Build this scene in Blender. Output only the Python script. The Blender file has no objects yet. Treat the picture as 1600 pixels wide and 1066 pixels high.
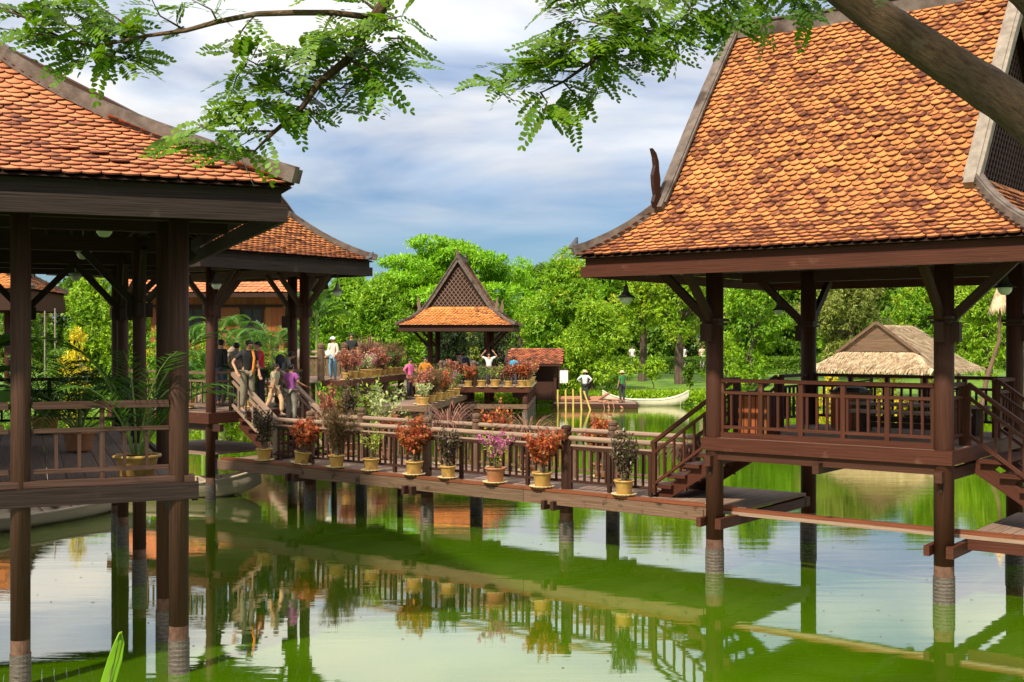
import bpy, math, random
import numpy as np
from mathutils import Vector, Matrix
R = math.radians
scene = bpy.context.scene
col = scene.collection
# ------------------------------------------------------------ camera, sky, sun, exposure
F = 1845.0; HZ = 528.0; EYE = 3.7
cam_d = bpy.data.cameras.new('camera'); cam = bpy.data.objects.new('camera', cam_d); col.objects.link(cam)
cam_d.sensor_width = 36; cam_d.lens = F/1600*36; cam_d.clip_start = .05; cam_d.clip_end = 3000
cam.location = (0, 0, EYE); cam.rotation_euler = (R(90), 0, 0); cam_d.shift_y = (HZ-533)/1600
scene.camera = cam
scene.view_settings.view_transform = 'Standard'; scene.view_settings.look = 'None'
scene.view_settings.gamma = 1; scene.view_settings.exposure = 0.85
SUN_EL, SUN_AZ = R(47), R(212)      # azimuth measured clockwise from +Y (behind the camera, to its left)
sd = bpy.data.lights.new('sun', 'SUN'); sd.energy = 4.3; sd.angle = R(3); sd.color = (1, .89, .70)
sun = bpy.data.objects.new('sun', sd); col.objects.link(sun)
sv = Vector((math.sin(SUN_AZ)*math.cos(SUN_EL), math.cos(SUN_AZ)*math.cos(SUN_EL), math.sin(SUN_EL)))
sun.rotation_euler = sv.to_track_quat('Z', 'Y').to_euler(); sun.location = (-20, -30, 40)
world = bpy.data.worlds.new('World'); scene.world = world; world.use_nodes = True
def world_nodes():
    nt = world.node_tree; N = nt.nodes; L = nt.links; N.clear()
    out = N.new('ShaderNodeOutputWorld'); bg = N.new('ShaderNodeBackground'); bg.inputs[1].default_value = .13
    sky = N.new('ShaderNodeTexSky'); sky.sky_type = 'NISHITA'; sky.sun_disc = False
    sky.sun_elevation = SUN_EL; sky.sun_rotation = SUN_AZ; sky.air_density = 1.0; sky.dust_density = .6; sky.ozone_density = 1.6
    tc = N.new('ShaderNodeTexCoord'); sep = N.new('ShaderNodeSeparateXYZ'); L.new(tc.outputs['Generated'], sep.inputs[0])
    az = N.new('ShaderNodeMath'); az.operation = 'ADD'; az.inputs[1].default_value = .10; L.new(sep.outputs[2], az.inputs[0])
    ab = N.new('ShaderNodeMath'); ab.operation = 'MAXIMUM'; ab.inputs[1].default_value = .05; L.new(az.outputs[0], ab.inputs[0])
    cb = N.new('ShaderNodeCombineXYZ')
    for i in (0, 1):
        d = N.new('ShaderNodeMath'); d.operation = 'DIVIDE'; L.new(sep.outputs[i], d.inputs[0]); L.new(ab.outputs[0], d.inputs[1]); L.new(d.outputs[0], cb.inputs[i])
    n1 = N.new('ShaderNodeTexNoise'); n1.inputs['Scale'].default_value = .75; n1.inputs['Detail'].default_value = 7; n1.inputs['Roughness'].default_value = .5; n1.inputs['Distortion'].default_value = .35
    L.new(cb.outputs[0], n1.inputs['Vector'])
    r1 = N.new('ShaderNodeValToRGB'); r1.color_ramp.elements[0].position = .40; r1.color_ramp.elements[1].position = .62; L.new(n1.outputs[0], r1.inputs[0])
    # more cover with height
    mr = N.new('ShaderNodeMapRange'); mr.inputs[1].default_value = .07; mr.inputs[2].default_value = .22; mr.inputs[3].default_value = .06; mr.inputs[4].default_value = 1.0; L.new(sep.outputs[2], mr.inputs[0])
    mu = N.new('ShaderNodeMath'); mu.operation = 'MULTIPLY'; L.new(r1.outputs[0], mu.inputs[0]); L.new(mr.outputs[0], mu.inputs[1])
    ad = N.new('ShaderNodeMath'); ad.operation = 'ADD'; ad.use_clamp = True; L.new(mu.outputs[0], ad.inputs[0])
    mr2 = N.new('ShaderNodeMapRange'); mr2.inputs[1].default_value = .05; mr2.inputs[2].default_value = .5; mr2.inputs[3].default_value = 0.02; mr2.inputs[4].default_value = .75; L.new(sep.outputs[2], mr2.inputs[0]); L.new(mr2.outputs[0], ad.inputs[1])
    n2 = N.new('ShaderNodeTexNoise'); n2.inputs['Scale'].default_value = 1.9; n2.inputs['Detail'].default_value = 5; L.new(cb.outputs[0], n2.inputs['Vector'])
    cc = N.new('ShaderNodeValToRGB'); cc.color_ramp.elements[0].position = .3; cc.color_ramp.elements[0].color = (3.8, 4.2, 4.7, 1); cc.color_ramp.elements[1].position = .65; cc.color_ramp.elements[1].color = (5.2, 4.95, 4.55, 1)
    L.new(n2.outputs[0], cc.inputs[0])
    # the clear part a little deeper than the raw model
    sc_ = N.new('ShaderNodeMix'); sc_.data_type = 'RGBA'; sc_.blend_type = 'MULTIPLY'; sc_.inputs[0].default_value = 1; L.new(sky.outputs[0], sc_.inputs[6])
    tr = N.new('ShaderNodeValToRGB'); e = tr.color_ramp.elements; e[0].position = 0; e[0].color = (.25, .34, .44, 1); e[1].position = .5; e[1].color = (.5, .58, .66, 1); q = e.new(.12); q.color = (.165, .265, .385, 1); q = e.new(.24); q.color = (.22, .32, .46, 1); L.new(sep.outputs[2], tr.inputs[0]); L.new(tr.outputs[0], sc_.inputs[7])
    mx = N.new('ShaderNodeMix'); mx.data_type = 'RGBA'; L.new(ad.outputs[0], mx.inputs[0]); L.new(sc_.outputs[2], mx.inputs[6]); L.new(cc.outputs[0], mx.inputs[7])
    up = N.new('ShaderNodeMapRange'); up.inputs[1].default_value = .32; up.inputs[2].default_value = .75; up.inputs[3].default_value = 1; up.inputs[4].default_value = 1.7; L.new(sep.outputs[2], up.inputs[0])
    vm = N.new('ShaderNodeVectorMath'); vm.operation = 'SCALE'; L.new(mx.outputs[2], vm.inputs[0]); L.new(up.outputs[0], vm.inputs['Scale']); L.new(vm.outputs[0], bg.inputs[0])
    0 if 1 else L.new(mx.outputs[2], bg.inputs[0]); L.new(bg.outputs[0], out.inputs[0])
world_nodes()
scene.cycles.max_bounces = 6; scene.cycles.transparent_max_bounces = 6

# ------------------------------------------------------------ helpers
rnd = random.Random(7); RG = np.random.default_rng(11)
def px(x, y, D):                     # a point of the photograph at distance D, in metres
    return Vector(((x-800)/F*D, D, EYE-(y-HZ)/F*D))
def mat(name, c1, c2=None, scale=4, rough=.7, bump=0, bscale=None, island=0, uv=False, stretch=(1, 1, 1), spots=None, spec=.3, trans=0, lo=.35, hi=.65, metal=0, detail=4, dark=None):
    m = bpy.data.materials.new(name); m.use_nodes = True; nt = m.node_tree; N = nt.nodes; L = nt.links
    b = N['Principled BSDF']; b.inputs['Roughness'].default_value = rough; b.inputs['Specular IOR Level'].default_value = spec; b.inputs['Metallic'].default_value = metal
    tc = N.new('ShaderNodeTexCoord'); mp = N.new('ShaderNodeMapping'); L.new(tc.outputs['UV' if uv else 'Object'], mp.inputs[0]); mp.inputs['Scale'].default_value = stretch
    no = N.new('ShaderNodeTexNoise'); no.inputs['Scale'].default_value = scale; no.inputs['Detail'].default_value = detail; no.inputs['Roughness'].default_value = .6; L.new(mp.outputs[0], no.inputs['Vector'])
    rp = N.new('ShaderNodeValToRGB'); rp.color_ramp.elements[0].position = lo; rp.color_ramp.elements[1].position = hi
    rp.color_ramp.elements[0].color = (*c1, 1); rp.color_ramp.elements[1].color = (*(c2 or c1), 1); L.new(no.outputs[0], rp.inputs[0]); c = rp.outputs[0]
    gi = None
    if island or dark: gi = N.new('ShaderNodeNewGeometry')
    if dark:        # (colour, share): single pieces of another colour
        r3 = N.new('ShaderNodeMath'); r3.operation = 'MULTIPLY'; r3.inputs[1].default_value = 7.31; L.new(gi.outputs['Random Per Island'], r3.inputs[0])
        fr = N.new('ShaderNodeMath'); fr.operation = 'FRACT'; L.new(r3.outputs[0], fr.inputs[0])
        n4 = N.new('ShaderNodeTexNoise'); n4.inputs['Scale'].default_value = dark[2]; n4.inputs['Detail'].default_value = 3; L.new(tc.outputs['Object'], n4.inputs['Vector'])
        s4 = N.new('ShaderNodeMath'); s4.operation = 'MULTIPLY_ADD'; s4.inputs[1].default_value = 1.8; s4.inputs[2].default_value = -.9; L.new(n4.outputs[0], s4.inputs[0])
        a4 = N.new('ShaderNodeMath'); a4.operation = 'ADD'; L.new(fr.outputs[0], a4.inputs[0]); L.new(s4.outputs[0], a4.inputs[1])
        r4 = N.new('ShaderNodeMapRange'); r4.inputs[1].default_value = 1-dark[1]; r4.inputs[2].default_value = 1-dark[1]+.25; L.new(a4.outputs[0], r4.inputs[0])
        n5 = N.new('ShaderNodeTexNoise'); n5.inputs['Scale'].default_value = dark[3]; n5.inputs['Detail'].default_value = 4; L.new(tc.outputs['Object'], n5.inputs['Vector'])
        r5 = N.new('ShaderNodeMapRange'); r5.inputs[1].default_value = .38; r5.inputs[2].default_value = .6; r5.inputs[3].default_value = .35; L.new(n5.outputs[0], r5.inputs[0])
        m5 = N.new('ShaderNodeMath'); m5.operation = 'MULTIPLY'; L.new(r4.outputs[0], m5.inputs[0]); L.new(r5.outputs[0], m5.inputs[1])
        x4 = N.new('ShaderNodeMix'); x4.data_type = 'RGBA'; x4.inputs[7].default_value = (*dark[0], 1); L.new(m5.outputs[0], x4.inputs[0]); L.new(c, x4.inputs[6]); c = x4.outputs[2]
    if island:
        hs = N.new('ShaderNodeHueSaturation'); mr = N.new('ShaderNodeMapRange'); mr.inputs[3].default_value = 1-island; mr.inputs[4].default_value = 1+island
        L.new(gi.outputs['Random Per Island'], mr.inputs[0]); L.new(mr.outputs[0], hs.inputs['Value'])
        r2 = N.new('ShaderNodeMath'); r2.operation = 'MULTIPLY'; r2.inputs[1].default_value = 17.7; L.new(gi.outputs['Random Per Island'], r2.inputs[0])
        f2 = N.new('ShaderNodeMath'); f2.operation = 'FRACT'; L.new(r2.outputs[0], f2.inputs[0])
        m2 = N.new('ShaderNodeMapRange'); m2.inputs[3].default_value = .5-island*.05; m2.inputs[4].default_value = .5+island*.05; L.new(f2.outputs[0], m2.inputs[0]); L.new(m2.outputs[0], hs.inputs['Hue'])
        L.new(c, hs.inputs['Color']); c = hs.outputs[0]
    if spots:       # (colour, noise scale, threshold)
        n3 = N.new('ShaderNodeTexNoise'); n3.inputs['Scale'].default_value = spots[1]; n3.inputs['Detail'].default_value = 5; L.new(tc.outputs['Object'], n3.inputs['Vector'])
        r3 = N.new('ShaderNodeMapRange'); r3.inputs[1].default_value = spots[2]; r3.inputs[2].default_value = spots[2]+.1; L.new(n3.outputs[0], r3.inputs[0])
        x3 = N.new('ShaderNodeMix'); x3.data_type = 'RGBA'; x3.inputs[7].default_value = (*spots[0], 1); L.new(r3.outputs[0], x3.inputs[0]); L.new(c, x3.inputs[6]); c = x3.outputs[2]
    L.new(c, b.inputs['Base Color'])
    if bump:
        bu = N.new('ShaderNodeBump'); bu.inputs['Strength'].default_value = min(1, bump); bu.inputs['Distance'].default_value = .012*max(1, bump)
        nb = N.new('ShaderNodeTexNoise'); nb.inputs['Scale'].default_value = bscale or scale*3; nb.inputs['Detail'].default_value = 4; L.new(mp.outputs[0], nb.inputs['Vector'])
        L.new(nb.outputs[0], bu.inputs['Height']); L.new(bu.outputs[0], b.inputs['Normal'])
    if trans:
        tr = N.new('ShaderNodeBsdfTranslucent'); L.new(c, tr.inputs[0]); ms = N.new('ShaderNodeMixShader'); ms.inputs[0].default_value = trans
        L.new(b.outputs[0], ms.inputs[1]); L.new(tr.outputs[0], ms.inputs[2]); L.new(ms.outputs[0], N['Material Output'].inputs[0])
    return m
def wood(name, c1, c2, rough=.6, bump=.5, island=.15, spec=.3, **k):
    return mat(name, c1, c2, scale=1, uv=True, stretch=(1.4, 52, 52), rough=rough, bump=bump, bscale=1.2, island=island, spec=spec, lo=.33, hi=.67, **k)
M = {}
M['wood_red'] = wood('painted_brown_wood', (.042, .014, .0078), (.070, .024, .0135), rough=.6, spec=.12, spots=((.10, .045, .028), 3.0, .66))
M['wood_post'] = wood('brown_post_wood', (.036, .0135, .0078), (.060, .0235, .014), rough=.6, spec=.14, spots=((.085, .045, .03), 2.2, .68))
M['wood_blackish'] = wood('blackish_brown_wood', (.013, .008, .0068), (.034, .022, .0185), rough=.65, spec=.15, spots=((.055, .042, .036), 2.4, .66))  # near-black brown for the left pavilions, with greyer spots
M['wood_dark'] = wood('dark_brown_wood', (.026, .0115, .0075), (.046, .020, .013), rough=.6, spec=.15)
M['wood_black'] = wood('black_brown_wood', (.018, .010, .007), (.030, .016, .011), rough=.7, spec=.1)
M['wood_weather'] = wood('weathered_wood', (.075, .044, .027), (.15, .095, .062), rough=.8, spec=.15, spots=((.04, .022, .014), 4, .62))
M['wood_grey'] = wood('grey_weathered_wood', (.17, .115, .08), (.29, .205, .15), rough=.85, spec=.15)
M['wood_deck'] = wood('deck_boards', (.14, .092, .068), (.24, .165, .125), rough=.8, spec=.15, island=.2)
M['wood_deck_dark'] = wood('dark_deck_boards', (.12, .082, .066), (.19, .135, .11), rough=.7, spec=.15, island=.2)
M['wood_edge'] = wood('rust_brown_board', (.10, .030, .012), (.17, .055, .022), rough=.55, spec=.2, spots=((.06, .03, .02), 3, .62))
M['wood_orange'] = wood('orange_board_wall', (.17, .045, .012), (.26, .075, .022), rough=.6, island=.25)
M['tile_orange'] = mat('orange_roof_tile', (.41, .142, .037), (.52, .192, .056), scale=2.5, rough=.75, island=.09, bump=.35, bscale=60, dark=((.070, .017, .009), .48, 1.6, 9), spots=((.12, .030, .013), 8.5, .545))
M['tile_red'] = mat('red_roof_tile', (.42, .135, .052), (.50, .165, .068), scale=2, rough=.7, island=.07, bump=.3, bscale=60, dark=((.07, .022, .014), .16, 1.1, 9), spots=((.09, .03, .022), 5.5, .64))
M['tile_far'] = mat('distant_roof_tile', (.40, .135, .03), (.52, .20, .05), scale=3, rough=.65, island=.15, dark=((.10, .03, .02), .10, .8, 3))  # orange tile of the distant roofs, with few dark pieces
M['cap'] = mat('weathered_cement_cap', (.075, .055, .045), (.135, .105, .09), scale=6, rough=.85, bump=.5, bscale=30, spots=((.04, .026, .02), 2.2, .58))
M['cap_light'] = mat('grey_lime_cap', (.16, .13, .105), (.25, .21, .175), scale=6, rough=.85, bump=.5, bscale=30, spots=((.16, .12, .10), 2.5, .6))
M['sleeve'] = mat('wet_concrete_sleeve', (.035, .028, .022), (.11, .09, .072), scale=14, rough=.6, stretch=(1, 1, 6), bump=.6, bscale=20, spec=.4)
M['post_base'] = mat('bleached_post_foot', (.055, .024, .014), (.13, .070, .047), scale=6, rough=.8, bump=.4)
M['thatch'] = mat('dry_thatch', (.30, .205, .12), (.52, .40, .26), scale=3, rough=.95, island=.3, bump=.6, bscale=25)
M['black'] = mat('black', (.015, .015, .015), rough=.5)
M['white'] = mat('white_paint', (.7, .7, .68), rough=.5)
M['metal'] = mat('grey_metal', (.25, .25, .25), rough=.4, metal=.6)

M['tile_edge'] = mat('painted_shadow_tile_edge', (.055, .015, .008), (.11, .032, .015), scale=20, rough=.9)  # tile rims coloured dark to paint the shadow line under each tile
class MB:
    def __init__(s): s.v = []; s.f = []; s.uv = []; s.mi = []
    def add(s, vs, fs, uvs=None, mi=0):
        o = len(s.v); s.v.extend([tuple(p) for p in vs])
        for k, f in enumerate(fs):
            s.f.append(tuple(o+i for i in f)); s.mi.append(mi)
            s.uv.append(uvs[k] if uvs else [(0, 0)]*len(f))
        return s
    def beam(s, p0, p1, w, h, up=(0, 0, 1), mi=0, w1=None, h1=None):
        p0 = Vector(p0); p1 = Vector(p1); d = p1-p0; l = d.length
        if l < 1e-6: return s
        d = d/l; up = Vector(up)
        if abs(d.dot(up)) > .98: up = Vector((0, 1, 0)) if abs(d.y) < .9 else Vector((1, 0, 0))
        a = d.cross(up).normalized(); b = a.cross(d).normalized(); w1 = w if w1 is None else w1; h1 = h if h1 is None else h1
        V = []
        for P, ww, hh in ((p0, w, h), (p1, w1, h1)):
            for i, j in ((-1, -1), (1, -1), (1, 1), (-1, 1)): V.append(P+a*(i*ww/2)+b*(j*hh/2))
        u0 = rnd.random()*50; v0 = rnd.random()*50; U = []
        FS = [(0, 1, 5, 4), (1, 2, 6, 5), (2, 3, 7, 6), (3, 0, 4, 7)]; q = v0
        for k in range(4):
            e = w if k % 2 == 0 else h; U.append([(u0, q), (u0, q+e), (u0+l, q+e), (u0+l, q)]); q += e
        FS += [(3, 2, 1, 0), (4, 5, 6, 7)]; U += [[(u0, v0), (u0+w*.1, v0), (u0+w*.1, v0+h), (u0, v0+h)]]*2
        return s.add(V, FS, U, mi)
    def box(s, c, sz, mi=0):
        c = Vector(c); k = max(range(3), key=lambda i: sz[i]); h = Vector((0, 0, 0)); h[k] = sz[k]/2
        if k == 2: return s.beam(c-h, c+h, sz[0], sz[1], up=(0, 1, 0), mi=mi)
        return s.beam(c-h, c+h, sz[1] if k == 0 else sz[0], sz[2], mi=mi)
    def tube(s, pts, rad, n=8, mi=0, cap=True):
        pts = [Vector(p) for p in pts]
        if not hasattr(rad, '__len__'): rad = [rad]*len(pts)
        V = []; UV = []; l = rnd.random()*50; v0 = rnd.random()*50; pa = None
        for i, p in enumerate(pts):
            d = (pts[min(i+1, len(pts)-1)]-pts[max(i-1, 0)]).normalized()
            if pa is None: pa = d.orthogonal().normalized()
            pa = (pa-d*pa.dot(d)).normalized(); b = d.cross(pa)
            if i: l += (p-pts[i-1]).length
            for k in range(n):
                t = 2*math.pi*k/n; V.append(p+pa*(math.cos(t)*rad[i])+b*(math.sin(t)*rad[i]))
            UV.append(l)
        FS = []; U = []; c = 2*math.pi*rad[0]/n
        for i in range(len(pts)-1):
            for k in range(n):
                FS.append((i*n+k, i*n+(k+1) % n, (i+1)*n+(k+1) % n, (i+1)*n+k)); U.append([(UV[i], v0+k*c), (UV[i], v0+(k+1)*c), (UV[i+1], v0+(k+1)*c), (UV[i+1], v0+k*c)])
        if cap:
            FS += [tuple(range(n-1, -1, -1)), tuple((len(pts)-1)*n+k for k in range(n))]; U += [[(0, 0)]*n]*2
        return s.add(V, FS, U, mi)
    def lathe(s, prof, c=(0, 0, 0), n=16, mi=0, cap=True, wob=None):
        V = []
        for r, z in prof:
            for k in range(n):
                t = 2*math.pi*k/n; rr = r*(wob(t) if wob else 1); V.append((c[0]+rr*math.cos(t), c[1]+rr*math.sin(t), c[2]+z))
        FS = [(i*n+k, i*n+(k+1) % n, (i+1)*n+(k+1) % n, (i+1)*n+k) for i in range(len(prof)-1) for k in range(n)]
        U = [[(prof[i][1], k*.05), (prof[i][1], k*.05+.05), (prof[i+1][1], k*.05+.05), (prof[i+1][1], k*.05)] for i in range(len(prof)-1) for k in range(n)]
        if cap:
            FS += [tuple(range(n-1, -1, -1)), tuple((len(prof)-1)*n+k for k in range(n))]; U += [[(0, 0)]*n]*2
        return s.add(V, FS, U, mi)
    def prism(s, outline, axis_a, axis_b, o, depth, mi=0):     # 2-D outline in the plane (axis_a, axis_b) at o, thickness depth
        A = Vector(axis_a); B = Vector(axis_b); n_ = A.cross(B).normalized(); o = Vector(o); n = len(outline)
        V = [o+A*p[0]+B*p[1]-n_*(depth/2) for p in outline]+[o+A*p[0]+B*p[1]+n_*(depth/2) for p in outline]
        FS = [tuple(range(n-1, -1, -1)), tuple(range(n, 2*n))]+[(i, (i+1) % n, n+(i+1) % n, n+i) for i in range(n)]
        U = [[(outline[i][1], outline[i][0]) for i in range(n-1, -1, -1)], [(p[1], p[0]) for p in outline]]+[[(0, 0), (1, 0), (1, .05), (0, .05)]]*n
        return s.add(V, FS, U, mi)
    def build(s, name, m, parent=None, loc=None, smooth=False):
        me = bpy.data.meshes.new(name); me.from_pydata(s.v, [], s.f)
        for q in (m if isinstance(m, (list, tuple)) else [m]): me.materials.append(q if not isinstance(q, str) else M[q])
        if s.f:
            ul = me.uv_layers.new(name='UVMap'); ul.data.foreach_set('uv', np.array([c for f in s.uv for p in f for c in p], dtype=np.float32))
            if any(s.mi): me.polygons.foreach_set('material_index', s.mi)
            if smooth: me.polygons.foreach_set('use_smooth', [True]*len(s.f))
        me.update()
        o = bpy.data.objects.new(name, me); col.objects.link(o)
        if parent is not None: o.parent = parent
        if loc is not None: o.location = loc
        return o
def tag(o, label=None, cat=None, group=None, kind=None):
    if label: o['label'] = label
    if cat: o['category'] = cat
    if group: o['group'] = group
    if kind: o['kind'] = kind
    return o
def empty(name, loc, rz=0, label=None, cat=None, group=None):
    o = bpy.data.objects.new(name, None); col.objects.link(o); o.location = loc; o.rotation_euler = (0, 0, rz); o.empty_display_size = .3
    return tag(o, label, cat, group)
def copy_tree(o, parent=None):
    c = o.copy(); col.objects.link(c)
    if parent is not None: c.parent = parent
    for ch in list(o.children): copy_tree(ch, c)
    return c
def nmesh(name, V, nper, m, parent=None, faces=None):
    """V: (count*nper,3) array; every nper vertices make one polygon"""
    me = bpy.data.meshes.new(name); n = len(V); k = n//nper
    me.vertices.add(n); me.vertices.foreach_set('co', V.astype(np.float32).ravel())
    me.loops.add(n); me.loops.foreach_set('vertex_index', np.arange(n, dtype=np.int32))
    me.polygons.add(k); me.polygons.foreach_set('loop_start', np.arange(0, n, nper, dtype=np.int32))
    me.update(calc_edges=True); me.materials.append(M[m] if isinstance(m, str) else m)
    o = bpy.data.objects.new(name, me); col.objects.link(o)
    if parent is not None: o.parent = parent
    return o
# ------------------------------------------------------------ pavilion kit
def smooth_prof(p):
    i = np.array([q[0] for q in p]); z = np.array([q[1] for q in p])
    t = np.linspace(i[0], i[-1], 60); y = np.interp(t, i, z)
    for _ in range(30): y[1:-1] = .25*y[:-2]+.5*y[1:-1]+.25*y[2:]
    return t, y
def tiles_face(P, E, along, out, lim, i_max, tw, te, arc_d=.082, th=.028, lf=.046):
    """P: (t,z) profile arrays, E: distance centre->eave, along/out: unit 2-D vectors, lim(i): half width"""
    t, z = P; s = np.concatenate([[0], np.cumsum(np.hypot(np.diff(t), np.diff(z)))]); smax = np.interp(i_max, t, s)
    rows = np.arange(-.02, smax-.02, te); arc = []
    an = np.linspace(math.pi, 0, 7)
    lx = np.concatenate([[-.5, -.5], .5*np.cos(an)[1:-1], [.5, .5]])*tw          # top-left, then arc, top-right
    base_q = np.concatenate([[te*2.0, arc_d], arc_d-arc_d*np.sin(an)[1:-1]-.0, [arc_d, te*2.0]])
    C = []; 
    for r, sr in enumerate(rows):
        i = np.interp(max(sr, 0), s, t); L = lim(i)-.04; n = int(L/tw)+2
        xs = np.arange(-n, n+1)*tw+(tw/2 if r % 2 else 0); xs = xs[np.abs(xs) < L+tw*.05]
        i2 = np.interp(sr+te*2, s, t); zz = np.interp(max(sr, 0), s, z); zz2 = np.interp(sr+te*2, s, z)
        if i2-i < 1e-4: i2 = i+1e-4; zz2 = zz+te*2
        if sr < 0: sl = (z[1]-z[0])/(t[1]-t[0]); i = sr/math.hypot(1, sl); zz = z[0]+sl*i
        d = np.array([i2-i, zz2-zz]); d /= np.linalg.norm(d)
        for x in xs: C.append((x, i, zz, d[0], d[1]))
    C = np.array(C); k = len(C); C[:, 0] += RG.normal(0, .004, k)
    A = np.array([along[0], along[1], 0.]); O = np.array([out[0], out[1], 0.]); Z = np.array([0, 0, 1.])
    T = -O[None]*C[:, 3:4]+Z[None]*C[:, 4:5]; Nn = O[None]*C[:, 4:5]+Z[None]*C[:, 3:4]
    base = O[None]*(E-C[:, 1:2])+Z[None]*C[:, 2:3]+A[None]*C[:, 0:1]
    lift = lf+RG.random(k)*.4*lf; rot = RG.normal(0, .035, k)+np.where(RG.random(k) < .025, RG.normal(0, .16, k), 0); lift = lift+np.where(RG.random(k) < .02, .02, 0)
    q = base_q[None]; L_ = lx[None]
    X = L_*np.cos(rot)[:, None]-q*np.sin(rot)[:, None]; Q = q*np.cos(rot)[:, None]+L_*np.sin(rot)[:, None]
    H = lift[:, None]*(1-np.clip(Q/(te*2), 0, 1))+.006+(1-(2*L_/tw)**2)*.004
    top = base[:, None]+A*X[..., None]+T[:, None]*Q[..., None]+Nn[:, None]*H[..., None]
    bot = top[:, 1:-1]-Nn[:, None]*th
    return top, bot
def tiles_mesh(name, parts, m, parent):
    tops = np.concatenate([p[0] for p in parts]); bots = np.concatenate([p[1] for p in parts])
    k, nt_, _ = tops.shape; nb = bots.shape[1]; per = nt_+nb
    V = np.concatenate([tops, bots], 1).reshape(-1, 3); off = np.arange(k)[:, None]*per
    f0 = np.arange(nt_)[None]+off
    rim = np.array([[1+j, nt_+j, nt_+j+1, 2+j] for j in range(nb-1)])[None]+off[:, :, None]
    loops = np.concatenate([f0, rim.reshape(k, -1)], 1).ravel()
    st = np.concatenate([[0], nt_+4*np.arange(nb-1)])[None]+np.arange(k)[:, None]*(nt_+4*(nb-1))
    me = bpy.data.meshes.new(name); me.vertices.add(len(V)); me.vertices.foreach_set('co', V.astype(np.float32).ravel())
    me.loops.add(len(loops)); me.loops.foreach_set('vertex_index', loops.astype(np.int32))
    me.polygons.add(st.size); me.polygons.foreach_set('loop_start', st.ravel().astype(np.int32)); me.update(calc_edges=True)
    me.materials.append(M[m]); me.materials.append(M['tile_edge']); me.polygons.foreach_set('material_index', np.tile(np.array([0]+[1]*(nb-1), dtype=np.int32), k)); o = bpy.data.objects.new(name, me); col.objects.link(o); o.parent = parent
    return o
def flame(mb, o, a, b, h, th=.05, mi=0):       # horn-shaped finial standing at o, leaning along a
    pts = [(-.10, 0), (-.16, .10), (-.10, .22), (-.15, .38), (-.17, .55), (-.10, .72), (-.13, .86), (-.20, 1.0), (-.07, .93), (.01, .80), (.03, .64), (.07, .50), (.06, .38), (.12, .35), (.07, .28), (.13, .15), (.10, 0)]
    mb.prism([(p[0]*h*.95, p[1]*h) for p in pts], a, b, o, th, mi)
def clip_tri(p, d, tri):     # clip the line p+t*d to a convex polygon
    t0, t1 = -1e9, 1e9; n = len(tri)
    for i in range(n):
        a = tri[i]; b = tri[(i+1) % n]; nx, ny = -(b[1]-a[1]), b[0]-a[0]
        num = (a[0]-p[0])*nx+(a[1]-p[1])*ny; den = d[0]*nx+d[1]*ny
        if abs(den) < 1e-9:
            if num > 0: return None
            continue
        t = num/den
        if den > 0: t0 = max(t0, t)
        else: t1 = min(t1, t)
    return (t0, t1) if t1-t0 > .05 else None
def sweep(mb, pts, w, h, mi=0):
    """rectangular section swept along pts in a smooth run, up = z"""
    pts = [Vector(p) for p in pts]; V = []; n = len(pts); UV = []; l = rnd.random()*40
    for i, p in enumerate(pts):
        d = (pts[min(i+1, n-1)]-pts[max(i-1, 0)]).normalized(); a = d.cross(Vector((0, 0, 1))).normalized(); b = a.cross(d).normalized()
        if i: l += (p-pts[i-1]).length
        UV.append(l)
        for x, y in ((-1, -1), (1, -1), (1, 1), (-1, 1)): V.append(p+a*(x*w/2)+b*(y*h/2))
    FS = []; U = []
    for i in range(n-1):
        for k in range(4): FS.append((i*4+k, i*4+(k+1) % 4, i*4+4+(k+1) % 4, i*4+4+k)); U.append([(UV[i], k*.3), (UV[i], k*.3+.25), (UV[i+1], k*.3+.25), (UV[i+1], k*.3)])
    FS += [(3, 2, 1, 0), tuple((n-1)*4+k for k in range(4))]; U += [[(0, 0)]*4]*2
    mb.add(V, FS, U, mi)
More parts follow.
